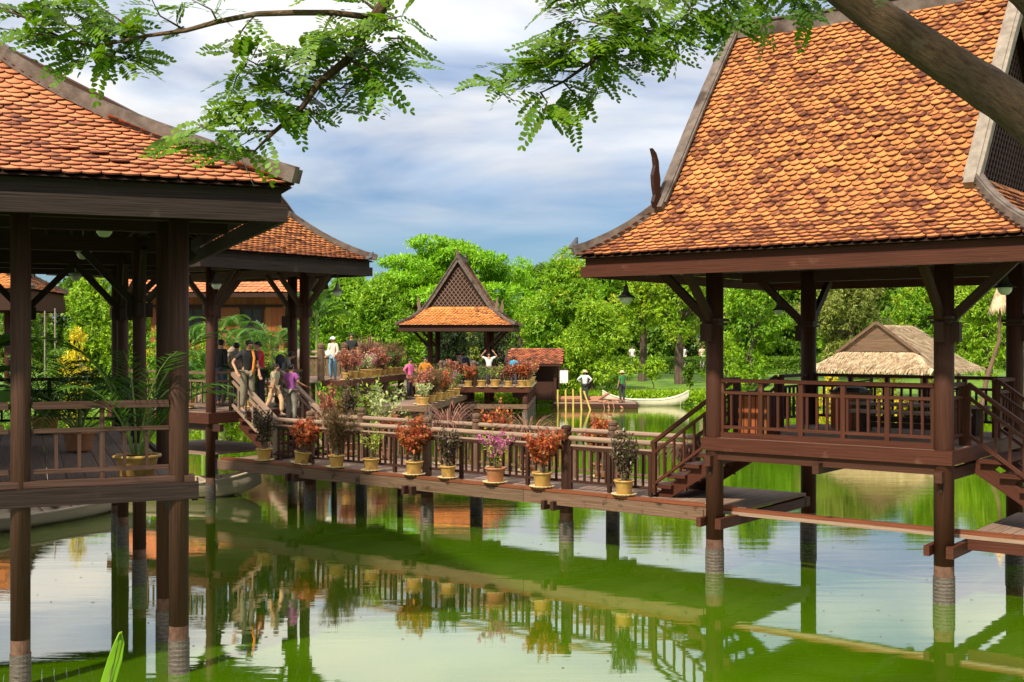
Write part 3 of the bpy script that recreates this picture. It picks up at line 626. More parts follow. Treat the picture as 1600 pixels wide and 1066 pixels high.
# raised platform left of it, with steps
GO = Vector((-5.93, 43.4, 0)); GR = math.atan2(.982, .187)
def GG(x, y, z=0): return Vector((GO.x+x*math.cos(GR)-y*math.sin(GR), GO.y+x*math.sin(GR)+y*math.cos(GR), z))
DG = 2.12
def platform_G():
    r = empty('raised_platform', GO, GR, 'raised wooden landing with log posts where the woman in the white cap stands', 'platform')
    planks(.0, 7.6, 0, 4.4, DG, .05, 'wood_deck', r, 'x', .25); planks(-1.9, 0, 1.1, 4.4, DG, .05, 'wood_deck', r, 'x', .25)
    f = MB(); f.beam((0, -.03, DG-.10), (7.6, -.03, DG-.10), .07, .22); f.beam((-.03, 0, DG-.10), (-.03, 1.1, DG-.10), .07, .22); f.beam((-1.93, 1.1, DG-.1), (-1.93, 4.4, DG-.1), .07, .22); f.build('deck_edge_board', 'wood_red', r)
    for x, y in ((.2, .25), (2.6, .2), (5.0, .2), (7.3, .2), (.2, 2.4), (3.4, 4.2), (7.3, 4.2), (-1.7, 4.2), (-1.7, 1.3)): post(r, x, y, 0, DG-.1, .14, 'wood_weather', n=10)
    for x, y in ((-.0, 1.15), (2.3, 3.85), (2.5, 1.1), (4.6, 1.1), (6.8, 1.1)):
        n = MB(); n.lathe([(.13, 0), (.13, 1.15), (.10, 1.18), (.14, 1.22), (.14, 1.32), (.06, 1.4)], (x, y, DG), 10); n.build('newel_post', 'wood_weather', r)
    # plank fence panel behind the woman
    f = MB(); 
    for k in range(17): f.box((2.4, 1.3+k*.15, DG+.46), (.03, .12, .78))
    f.build('board_panel', 'wood_weather', r)
    f = MB(); f.tube([(2.35, 1.1, DG+1.02), (2.35, 3.9, DG+1.02)], .06, 8); f.tube([(2.35, 1.1, DG+.84), (2.35, 3.9, DG+.84)], .035, 8); f.build('log_handrail', 'wood_grey', r)
    railing(r, (2.5, 1.1, DG), (6.8, 1.1, DG), m='wood_weather', step=.3, every=1.5, merged=True)
    # flight down towards the walkway with log handrails
    stairs(r, (-1.95, 2.6, DG-.05), (-4.4, 2.6, 1.0), 2.2, 5, 'wood_weather', (0, 1, 0))
    for y in (1.35, 4.0):
        h = MB(); h.tube([(-1.4, y, DG+1.15), (-1.9, y, DG+.92), (-4.3, y, 1.5)], [.13, .13, .11], 9); h.build('log_handrail', 'wood_grey', r)
    # open treads below, on the pond side
    s = stairs(r, (5.6, 1.0, 1.95), (2.3, 1.0, .3), 1.7, 7, 'wood_weather', (0, 1, 0))
    f = MB(); f.box((1.7, 1.2, .33), (1.4, 2.6, .12)); f.build('bottom_landing', 'wood_weather', r)
    return r
PG = platform_G()
def low_walk():
    r = empty('lower_walkway', (-3.55, 44.6, 0), math.atan2(.98, .12), 'low distant walkway carrying a cluster of potted flowers beside the raised landing', 'walkway')
    planks(0, 9, -.35, 1.6, 1.12, .05, 'wood_deck', r, 'y', .3)
    f = MB(); f.beam((0, -.4, 1.02), (9, -.4, 1.02), .08, .2); f.beam((-.03, -.35, 1.02), (-.03, 1.6, 1.02), .08, .2); f.build('edge_beam', 'wood_weather', r)
    for x in (.3, 3, 6, 8.7):
        for y in (-.1, 1.4): post(r, x, y, 0, .95, .11, 'wood_weather', n=10)
    return r
low_walk()

# ------------------------------------------------------------ pavilion at the far left edge, wooden house, kiosk, thatched hut
def pavilion_D():
    c = px(0, 528, 50); r = empty('pavilion', (c.x-2.4, 52.5, 0), R(8), 'tiled pavilion glimpsed behind the nearest one at the far left edge', 'pavilion')
    for x in (-2.2, 2.0):
        for y in (-1.6, 1.6): post(r, x, y, .3, 5.2, .13, 'wood_dark', water=False, n=10)
    roof(r, 0, 0, 3.4, 3.1, [(0, 5.75), (.5, 5.98), (1.2, 6.4), (3.1, 7.5)], 1.2, 'tile_far', 'cap', 'wood_dark', tw=.2, te=.15, fh=(.3, .55), horn=0, spike=0, cap=(.2, .16))
    f = MB(); f.box((0, 0, 1.0), (5.2, 4.2, .3)); f.build('deck', 'wood_deck', r)
    return r
pavilion_D()
def house():
    x0 = px(238, 528, 60).x; x1 = px(447, 528, 60).x; r = empty('wooden_house', ((x0+x1)/2, 62, .6), R(-3), 'long house of orange brown boards on stilts behind the plants at left', 'house'); w = x1-x0
    b = MB(); n = int(w/.3)
    for k in range(n): b.box((-w/2+w*(k+.5)/n, -2, 3.6), (w/n-.012, .06, 3.6))
    for k in range(16): b.box((w/2, -2+4*(k+.5)/16, 3.6), (.06, .24, 3.6))
    b.box((-w/2, 0, 3.6), (.06, 4, 3.6)); b.box((0, 2, 3.6), (w, .06, 3.6)); b.box((0, 0, 1.75), (w, 4, .12)); b.build('wall', 'wood_orange', r)
    b = MB(); b.beam((-w/2, -2.06, 4.72), (w/2, -2.06, 4.72), .07, .14); b.beam((-w/2, -2.06, 1.8), (w/2, -2.06, 1.8), .07, .25); b.build('wall_rail', 'wood_dark', r)
    for i, xx in enumerate((265, 305, 398)):
        X = px(xx, 528, 60).x-(x0+x1)/2; f = MB(); wd = .55; 
        f.box((X-wd, -2.08, 3.85), (.09, .08, 1.5)); f.box((X+wd, -2.08, 3.85), (.09, .08, 1.5)); f.box((X, -2.08, 4.62), (2*wd+.2, .1, .1)); f.box((X, -2.08, 3.08), (2*wd+.2, .1, .1)); f.box((X, -2.05, 3.85), (.06, .06, 1.45))
        w_ = f.build('window', 'wood_dark', r); g = MB(); g.box((X, -2.045, 3.85), (2*wd, .02, 1.45)); g.build('window_opening', 'black', w_)
    for k in range(9):
        for y in (-1.8, 1.8): p = MB(); p.tube([(-w/2+.2+(w-.4)*k/8, y, -.6), (-w/2+.2+(w-.4)*k/8, y, 1.75)], .14, 8); p.build('stilt', 'wood_dark', r)
    P = smooth_prof([(0, 5.35), (3.2, 7.6)])
    C = np.array([0, 0, 0.]); tiles_mesh('roof', [tiles_face(P, 3.2, (1, 0), (0, -1), lambda i: w/2+1.4, 3.1, .32, .24)], 'tile_red', r)
    b = MB(); W2 = w/2+1.4
    b.add([(-W2, -3.2, 5.3), (W2, -3.2, 5.3), (W2, 0, 7.55), (-W2, 0, 7.55), (W2, 3.2, 5.3), (-W2, 3.2, 5.3)], [(0, 1, 2, 3), (3, 2, 4, 5)]); b.beam((-W2, -3.2, 5.22), (W2, -3.2, 5.22), .06, .2); b.build('roof_boarding', 'wood_dark', r)
    b = MB(); b.beam((-W2, 0, 7.68), (W2, 0, 7.68), .3, .25); b.build('ridge_cap', 'cap', r)
    b = MB(); b.prism([(-2, 5.3), (2, 5.3), (0, 6.8)], (0, 1, 0), (0, 0, 1), (w/2-.02, 0, 0), .06); b.build('gable_panel', 'wood_orange', r)
    return r
house()
def kiosk():
    c = px(832, 528, 63); r = empty('kiosk', (c.x, 64, .35), R(-6), 'low hut with a rust red roof just right of the distant pavilion', 'kiosk')
    b = MB(); 
    for x in (-.9, 1.3):
        for y in (-.8, .8): b.box((x, y, 1.0), (.14, .14, 2.0))
    b.box((.2, .7, 1.0), (2.2, .05, 1.9)); b.box((.2, -.7, .5), (2.2, .05, 1.0)); b.box((-.9, 0, .9), (.05, 1.5, 1.8)); b.build('wall', 'wood_dark', r)
    P = smooth_prof([(0, 1.95), (1.4, 2.75)]); tiles_mesh('roof', [tiles_face(P, 1.4, (1, 0), (0, -1), lambda i: 1.45, 1.35, .2, .13)], 'tile_old', r).location = (.25, 0, 0)
    b = MB(); b.add([(-1.4, -1.4, 1.93), (1.7, -1.4, 1.93), (1.7, 0, 2.73), (-1.4, 0, 2.73), (1.7, 1.4, 1.93), (-1.4, 1.4, 1.93)], [(0, 1, 2, 3), (3, 2, 4, 5)]); b.prism([(-1.3, 1.9), (1.3, 1.9), (0, 2.68)], (0, 1, 0), (0, 0, 1), (-1.38, 0, 0), .05); b.beam((-1.4, -1.38, 1.9), (1.7, -1.38, 1.9), .05, .1); b.build('roof_boarding', 'wood_dark', r)
    return r
kiosk()
def hut():
    r = empty('thatched_hut', (18.6, 57.3, .3), R(52), 'open hut with a shaggy straw roof and plank gable on the right bank', 'hut')
    Ex, Ey, ig = 3.5, 3.0, 1.15; prof = [(0, 1.95), (.5, 2.22), (1.15, 2.72), (1.9, 3.25), (3.0, 4.0)]; P = smooth_prof(prof); t, z = P; zf = lambda i: float(np.interp(i, t, z)); gx = Ex-ig
    b = MB(); st = list(np.linspace(0, 3, 9))
    lx = lambda i: Ex-i if i < ig else gx
    for sy in (-1, 1):
        for i0, i1 in zip(st[:-1], st[1:]): b.add([(-lx(i0), sy*(Ey-i0), zf(i0)), (lx(i0), sy*(Ey-i0), zf(i0)), (lx(i1), sy*(Ey-i1), zf(i1)), (-lx(i1), sy*(Ey-i1), zf(i1))], [(0, 1, 2, 3)])
    for sx in (-1, 1):
        for i0, i1 in zip(st[:3], st[1:4]): b.add([(sx*(Ex-i0), -(Ey-i0), zf(i0)), (sx*(Ex-i0), Ey-i0, zf(i0)), (sx*(Ex-i1), Ey-i1, zf(i1)), (sx*(Ex-i1), -(Ey-i1), zf(i1))], [(0, 1, 2, 3)])
    rf = b.build('roof', 'thatch', r)
    n = 15000; V = []
    side = RG.integers(0, 4, n); u = RG.uniform(-1, 1, n); i = RG.uniform(-.05, 1, n)
    out = np.zeros((n, 4, 3))
    for k in range(n):
        s_ = side[k]
        if s_ < 2: ii = i[k]*Ey; sy = -1 if s_ == 0 else 1; x = u[k]*lx(max(ii, 0)); p = np.array([x, sy*(Ey-ii), zf(max(ii, 0))]); o_ = np.array([0, sy, 0.])
        else: ii = i[k]*ig; sx = -1 if s_ == 2 else 1; y = u[k]*(Ey-ii); p = np.array([sx*(Ex-ii), y, zf(max(ii, 0))]); o_ = np.array([sx, 0, 0.])
        sl = (zf(max(ii, 0)+.1)-zf(max(ii, 0)))/.1; d = o_-np.array([0, 0, sl]); d /= np.linalg.norm(d); nn = np.cross(d, np.cross(o_, [0, 0, 1.])); nn = nn if nn[2] > 0 else -nn
        a = np.cross(d, nn); L = .28+.2*rnd.random(); w = .022; d = d+RG.normal(0, .10, 3); dn = d*(1 if ii > .15 else .6)+np.array([0, 0, -.35 if ii < .15 else 0])
        p = p+nn*.03; tip = p+dn*L+nn*rnd.uniform(0, .07)
        out[k] = [p-a*w, p+a*w, tip+a*w*.4, tip-a*w*.4]
    tag(nmesh('straw', out.reshape(-1, 3), 4, 'thatch', r), kind=None)
    b = MB()
    for k in range(8): 
        h0 = zf(ig)+.05+k*.155; hw = (1-(k*.155)/(4.0-zf(ig)))*(Ey-ig)-.1
        if hw > .1: b.box((-gx+.06, 0, h0+.07), (.04+.01*(k % 2), 2*hw, .15))
    b.build('gable_panel', 'wood_weather', r)
    for sy in (-1, 1):
        b = MB(); b.beam((-gx-.08, sy*(Ey-ig+.15), zf(ig)-.05), (-gx-.08, sy*.02, 4.12), .12, .12); b.build('bargeboard', 'wood_weather', r)
    for x in (-2.6, 0, 2.6):
        for y in (-2.2, 2.2): b = MB(); b.tube([(x, y, -.9), (x, y, 2.4)], .1, 8); b.build('post', 'wood_weather', r)
    b = MB(); b.box((0, 0, .35), (6, 5, .12)); b.build('deck', 'wood_deck', r)
    for y in (-2.3, 2.3): b = MB(); b.beam((-2.9, y, 1.2), (2.9, y, 1.2), .07, .07); b.beam((-2.9, y, .8), (2.9, y, .8), .05, .05); b.build('railing', 'wood_dark', r)
    return r
hut()
# ------------------------------------------------------------ water and land
def bank_y(X):
    return np.interp(X, [-60, -30, -20, -10, -3, 4, 12, 18, 30, 60], [30, 34, 41, 51, 61, 65.5, 64.5, 57, 50, 40])
def ground_z(X, Y):
    X = np.asarray(X, float); Y = np.asarray(Y, float)
    d = Y-bank_y(X); d = np.maximum(d, 7.2-Y+np.sin(X*.7)*.3); d = np.maximum(d, np.abs(X)-46)
    return np.where(d < 0, np.maximum(-1.0, d*.8-.05), .28*np.minimum(1, d/.5)+.95*np.clip(d/14, 0, 1)**.9)-.02
M['grass'] = mat('lawn_grass', (.05, .12, .008), (.11, .19, .012), scale=.9, rough=.9, bump=.6, bscale=9, spots=((.045, .075, .012), 1.2, .58))
def ground():
    g = lambda n, a, k: np.sinh(np.linspace(-1, 1, n)*k)/math.sinh(k)*a
    xs = g(180, 1500, 4.2); ys = np.concatenate([np.linspace(-300, -10, 12), np.linspace(-8, 100, 170), 100+np.geomspace(2, 1800, 30)])
    XX, YY = np.meshgrid(xs, ys); ZZ = ground_z(XX, YY); V = np.stack([XX, YY, ZZ], -1).reshape(-1, 3); nx = len(xs); 
    F_ = [(j*nx+i, j*nx+i+1, (j+1)*nx+i+1, (j+1)*nx+i) for j in range(len(ys)-1) for i in range(nx-1)]
    me = bpy.data.meshes.new('ground'); me.from_pydata(V.tolist(), [], F_); me.materials.append(M['grass']); me.polygons.foreach_set('use_smooth', [True]*len(F_))
    o = bpy.data.objects.new('ground', me); col.objects.link(o); tag(o, kind='structure')
ground()
def water():
    m = bpy.data.materials.new('pond_water'); m.use_nodes = True; nt = m.node_tree; N = nt.nodes; L = nt.links; b = N['Principled BSDF']
    tc = N.new('ShaderNodeTexCoord'); n = N.new('ShaderNodeTexNoise'); n.inputs['Scale'].default_value = .35; n.inputs['Detail'].default_value = 5; L.new(tc.outputs['Object'], n.inputs['Vector'])
    r = N.new('ShaderNodeValToRGB'); r.color_ramp.elements[0].position = .35; r.color_ramp.elements[0].color = (.046, .112, .0008, 1); r.color_ramp.elements[1].position = .7; r.color_ramp.elements[1].color = (.068, .160, .001, 1)
    L.new(n.outputs[0], r.inputs[0]); N.remove(b); df = N.new('ShaderNodeBsdfDiffuse'); gl = N.new('ShaderNodeBsdfGlossy'); gl.inputs['Roughness'].default_value = .012; gl.inputs['Color'].default_value = (1, .955, .85, 1); L.new(r.outputs[0], df.inputs[0])
    lw = N.new('ShaderNodeLayerWeight'); lw.inputs[0].default_value = .5; pw = N.new('ShaderNodeMath'); pw.operation = 'POWER'; pw.inputs[1].default_value = 2.1; L.new(lw.outputs['Facing'], pw.inputs[0]); ms = N.new('ShaderNodeMixShader'); L.new(pw.outputs[0], ms.inputs[0]); L.new(df.outputs[0], ms.inputs[1]); L.new(gl.outputs[0], ms.inputs[2]); L.new(ms.outputs[0], N['Material Output'].inputs[0])
    mp = N.new('ShaderNodeMapping'); mp.inputs['Scale'].default_value = (.40, 2.4, 1); L.new(tc.outputs['Object'], mp.inputs[0])
    n1 = N.new('ShaderNodeTexNoise'); n1.inputs['Scale'].default_value = .9; n1.inputs['Detail'].default_value = 2; n1.inputs['Distortion'].default_value = .4; L.new(mp.outputs[0], n1.inputs['Vector'])
    n2 = N.new('ShaderNodeTexNoise'); n2.inputs['Scale'].default_value = 11; n2.inputs['Detail'].default_value = 2; L.new(mp.outputs[0], n2.inputs['Vector'])
    # calmer near the camera, a light breeze further out
    sx = N.new('ShaderNodeSeparateXYZ'); L.new(tc.outputs['Object'], sx.inputs[0]); mr = N.new('ShaderNodeMapRange'); mr.inputs[1].default_value = 14; mr.inputs[2].default_value = 40; mr.inputs[3].default_value = .08; mr.inputs[4].default_value = .26; L.new(sx.outputs[1], mr.inputs[0])
    mu = N.new('ShaderNodeMath'); mu.operation = 'MULTIPLY'; L.new(n2.outputs[0], mu.inputs[0]); L.new(mr.outputs[0], mu.inputs[1])
    m3 = N.new('ShaderNodeMath'); m3.operation = 'MULTIPLY_ADD'; m3.inputs[1].default_value = 1.0; L.new(n1.outputs[0], m3.inputs[0]); L.new(mu.outputs[0], m3.inputs[2])
    bu = N.new('ShaderNodeBump'); bu.inputs['Strength'].default_value = .5; bu.inputs['Distance'].default_value = .0045; L.new(m3.outputs[0], bu.inputs['Height']); L.new(bu.outputs[0], gl.inputs['Normal'])
    me = bpy.data.meshes.new('water'); me.from_pydata([(-60, 3, 0), (60, 3, 0), (60, 75, 0), (-60, 75, 0)], [], [(0, 1, 2, 3)]); me.materials.append(m)
    o = bpy.data.objects.new('water', me); col.objects.link(o); tag(o, kind='structure')
water()

def hedge_and_cover():
    h = empty('hedge', (14, 82, float(ground_z(14, 82))), R(-4), 'long clipped dark hedge along the lawn behind the mango trunks', 'hedge'); n = 26000
    P = np.stack([RG.uniform(-16, 16, n), RG.uniform(-.6, .6, n), RG.uniform(0, 1.05, n)], 1); f = RG.integers(0, 3, n); P[f == 0, 2] = 1.05; P[f == 1, 1] = -.6
    P += RG.normal(0, .04, P.shape); leaves('foliage', P, sph(n)+np.array([0, -.3, .4]), RG.uniform(.12, .22, n), .07, 'leaf_dark', h)
    b = MB(); [b.tube([(x, 0, -.1), (x, 0, .8)], .05, 5) for x in np.linspace(-15, 15, 16)]; tag(b.build('stem', 'stem', h), kind='stuff')
    n = 42000; X = RG.uniform(-3, 24, n); d = RG.beta(1.3, 2.2, n)*3.6; Y = bank_y(X)+d+.1; Z = ground_z(X, Y)+RG.random(n)*.32*(1-d/5); C = np.stack([X, Y, Z], 1)
    o = leaves('ground_cover', C, sph(n)+np.array([0, -.3, .6]), RG.uniform(.14, .26, n), .10, 'leaf_lime', None); tag(o, 'leafy ground cover along the water edge', 'ground cover', kind='stuff')
    n = 12000; X = RG.uniform(-34, -8, n); d = RG.random(n)*2.5; Y = bank_y(X)+d+.1; C = np.stack([X, Y, ground_z(X, Y)+RG.random(n)*.25], 1)
    o = leaves('ground_cover', C, sph(n)+np.array([0, -.3, .6]), RG.uniform(.12, .22, n), .08, 'leaf_lime', None); tag(o, 'low green ground cover along the left bank', 'ground cover', kind='stuff')

def floating():
    n = 260; X = RG.uniform(-7, 9, n); Y = 13+RG.beta(1.3, 1.6, n)*26; C = np.stack([X, Y, np.full(n, .006)], 1); a = RG.uniform(0, 6.28, n); D = np.stack([np.cos(a), np.sin(a), np.zeros(n)], 1)
    o = leaves('floating_leaves', C, D, RG.uniform(.03, .08, n), RG.uniform(.02, .035, n), 'leaf_brown', None, nz=np.tile([0, 0, 1.], (n, 1)), fold=.05); tag(o, 'small fallen leaves scattered over the pond surface', 'fallen leaves', kind='stuff')
# ------------------------------------------------------------ foliage kit
def leafmat(name, a, b, isl=.28, trans=.38, scale=.35, rough=.5, spec=.35):
    M[name] = mat(name, a, b, scale=scale, rough=rough, island=isl, trans=trans, spec=spec, lo=.3, hi=.7, detail=2)
leafmat('leaf_mango', (.10, .24, .005), (.24, .43, .010))
leafmat('leaf_lime', (.16, .31, .007), (.31, .47, .016))
leafmat('leaf_dark', (.06, .14, .006), (.13, .24, .010))
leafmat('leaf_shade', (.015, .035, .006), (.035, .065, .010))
leafmat('leaf_olive', (.16, .20, .03), (.25, .28, .05))
leafmat('leaf_rain', (.15, .36, .006), (.28, .52, .012))
leafmat('leaf_yellowtip', (.25, .38, .012), (.50, .45, .03))
leafmat('leaf_near', (.05, .125, .002), (.15, .27, .004), trans=.45, isl=.3, scale=1.2)
leafmat('leaf_yellow', (.50, .42, .010), (.68, .52, .02))
leafmat('leaf_palm', (.05, .14, .012), (.10, .22, .03))
leafmat('leaf_palm_dark', (.035, .11, .014), (.09, .19, .025), scale=2)
leafmat('leaf_purple', (.020, .022, .012), (.13, .085, .045), trans=.1, scale=14, rough=.35, isl=.6)
leafmat('leaf_orange', (.34, .060, .018), (.46, .14, .04), scale=9, isl=.4)
leafmat('leaf_red', (.28, .075, .045), (.42, .18, .11), scale=7, isl=.4)
leafmat('leaf_brown', (.10, .075, .025), (.20, .11, .05), scale=6, isl=.4)
leafmat('leaf_grassred', (.17, .06, .045), (.27, .14, .09), scale=6, isl=.4)
leafmat('leaf_yg', (.22, .32, .02), (.36, .42, .05), scale=8)
leafmat('leaf_pale', (.32, .40, .14), (.50, .52, .26), scale=7)
leafmat('petal_pink', (.48, .075, .26), (.60, .16, .38), scale=9, isl=.25)
leafmat('leaf_small_green', (.06, .13, .02), (.12, .20, .04), scale=8)
M['bark'] = mat('brown_bark', (.055, .038, .026), (.12, .088, .062), scale=3, stretch=(1, 1, .4), rough=.9, bump=1, bscale=14)
M['bark_near'] = mat('ridged_bark', (.060, .034, .016), (.14, .085, .045), scale=7, rough=.9, bump=2.6, bscale=26, uv=True, stretch=(1.3, 3.2, 1), spots=((.15, .12, .085), 5, .63))
M['stem'] = mat('brown_stem', (.10, .07, .04), (.16, .12, .07), scale=20, rough=.8)
M['stem_green'] = mat('green_stem', (.10, .17, .03), (.16, .22, .05), scale=20, rough=.6)
M['saucer'] = mat('cream_saucer', (.42, .32, .15), (.50, .40, .22), scale=8, rough=.6)
M['pot'] = mat('mustard_glazed_pot', (.36, .205, .05), (.46, .275, .075), scale=5, rough=.5, spots=((.22, .125, .05), 5, .56), spec=.45)
M['pot_clay'] = mat('terracotta_pot', (.28, .11, .05), (.38, .17, .08), scale=5, rough=.7)
M['soil'] = mat('dark_soil', (.03, .02, .014), rough=.95)
def unit(a): return a/np.maximum(np.linalg.norm(a, axis=-1, keepdims=True), 1e-9)
def leaves(name, C, D, L, W, m, parent, nz=None, fold=.12):
    """diamond leaves at C pointing along D"""
    n = len(C); D = unit(D); U = nz if nz is not None else RG.normal(0, 1, (n, 3))*.6+np.array([0, 0, 1.]); A = unit(np.cross(D, U)); Nn = np.cross(A, D)
    L = np.broadcast_to(np.asarray(L, float).reshape(-1, 1), (n, 1)); W = np.broadcast_to(np.asarray(W, float).reshape(-1, 1), (n, 1))
    V = np.stack([C, C+D*L*.45+A*W*.5+Nn*W*fold, C+D*L-Nn*L*.08, C+D*L*.45-A*W*.5+Nn*W*fold], 1)
    return nmesh(name, V.reshape(-1, 3), 4, m, parent)
def sph(n): return unit(RG.normal(0, 1, (n, 3)))
def crown(parent, blobs, dens, leafL, leafW, m, whorl=6, droop=.35, clump=.0, inner=.25, name='crown', flat=0):
    """blobs: list of (cx,cy,cz,rx,ry,rz); whorls of leaves cover the lumpy surface of every blob"""
    Cs = []; Ds = []
    for (cx, cy, cz, rx, ry, rz) in blobs:
        area = 4*math.pi*((rx*ry)**1.6/3+(rx*rz)**1.6/3+(ry*rz)**1.6/3)**(1/1.6)
        n = max(20, int(area*dens)); d = sph(n); rr = RG.uniform(1-inner, 1.05, (n, 1))*(1+.16*np.sin(d[:, :1]*7+cx*3)*np.cos(d[:, 1:2]*6+cy)+.10*np.sin(d[:, 2:3]*11+cz))
        p = np.array([cx, cy, cz])+d*rr*np.array([rx, ry, rz]); keep = (d[:, 2] > -.75) | (RG.random(n) < .4)
        Cs.append(p[keep]); Ds.append(d[keep])
    P = np.concatenate(Cs); Dn = np.concatenate(Ds); k = len(P)
    P = np.repeat(P, whorl, 0); Dn = np.repeat(Dn, whorl, 0); n = len(P)
    dirs = Dn*.55+sph(n)*.9+np.array([0, 0, -droop]); P = P+sph(n)*leafL*.25
    nz = Dn*.7+np.array([0, 0, .8])+RG.normal(0, .45, (n, 3))
    return leaves(name, P, dirs, leafL*RG.uniform(.65, 1.25, n), leafW*RG.uniform(.75, 1.2, n), m, parent, nz)
def tree(name, label, X, Y, top, half, m, kind='round', seed=1, dens=9, leafL=.26, leafW=.085, low=.12, trunk=.2, depth=None, nb=16, cat='tree', group='trees on the far bank', whorl=6, lean=0, droop=.35, zb=None, tips=None):
    rs = random.Random(seed); z0 = float(ground_z(X, Y)) if zb is None else zb; H = top-z0; r = empty(name, (X, Y, z0), 0, label, cat, group)
    dp = depth or half; blobs = []; zlow = H*low
    if kind == 'flat':       # umbrella crown of several layers
        for k in range(nb):
            a = rs.uniform(0, 6.28); q = rs.random()**.55; x = math.cos(a)*q*half*.86; y = math.sin(a)*q*dp*.86
            z = H*(.95-.26*q*q)-rs.random()**1.5*H*.30; s = rs.uniform(.13, .26)*half; blobs.append((x, y, z, s, s, s*.26))
    else:
        for k in range(nb):
            f = (k+.5)/nb; z = zlow+(H-zlow)*f; env = math.sin(math.pi*min(1, .18+.82*f)**.85)**.7 if kind == 'round' else (1-f)**.35
            s = half*rs.uniform(.26, .42)*(.75+.25*env); a = rs.uniform(0, 6.28); q = rs.uniform(.35, 1)*max(0, env*half-s*.7)
            blobs.append((math.cos(a)*q+lean*z, math.sin(a)*q*dp/half, min(z, H-s*.8), s, s, s*.82))
        blobs.append((lean*H*.5, 0, (zlow+H)*.5, half*.5, dp*.5, (H-zlow)*.34))
    tb = MB(); zt = max(zlow+.4*(H-zlow), H*.45); pts = [(0, 0, -.3), (rs.uniform(-.1, .1), 0, zt*.3), (rs.uniform(-.2, .2)+lean*zt*.6, rs.uniform(-.1, .1), zt*.7), (lean*zt, 0, zt)]
    tb.tube(pts, [trunk*1.25, trunk, trunk*.8, trunk*.5], 9)
    for b in blobs[:14]:
        s = Vector(pts[2]).lerp(Vector(pts[3]), rs.random()); e = Vector(b[:3]); mid = s.lerp(e, .5)+Vector((0, 0, -.1*(e-s).length if kind != 'flat' else .05)); tb.tube([s, mid, e], [trunk*.42, trunk*.28, trunk*.1], 6)
    tb.build('trunk', 'bark', r)
    crown(r, blobs, dens, leafL, leafW, m, whorl=whorl, droop=droop)
    if tips: crown(r, [b for b in blobs if rs.random() < .5], dens*.14, leafL, leafW, tips, whorl=5, droop=.1, inner=.02, name='young_leaves')
    return r
def T(name, label, xp, D, ytop, wpx, m, **k):
    return tree(name, label, (xp-800)/F*D, D, EYE-(ytop-HZ)/F*D, wpx/2/F*D, m, **k)
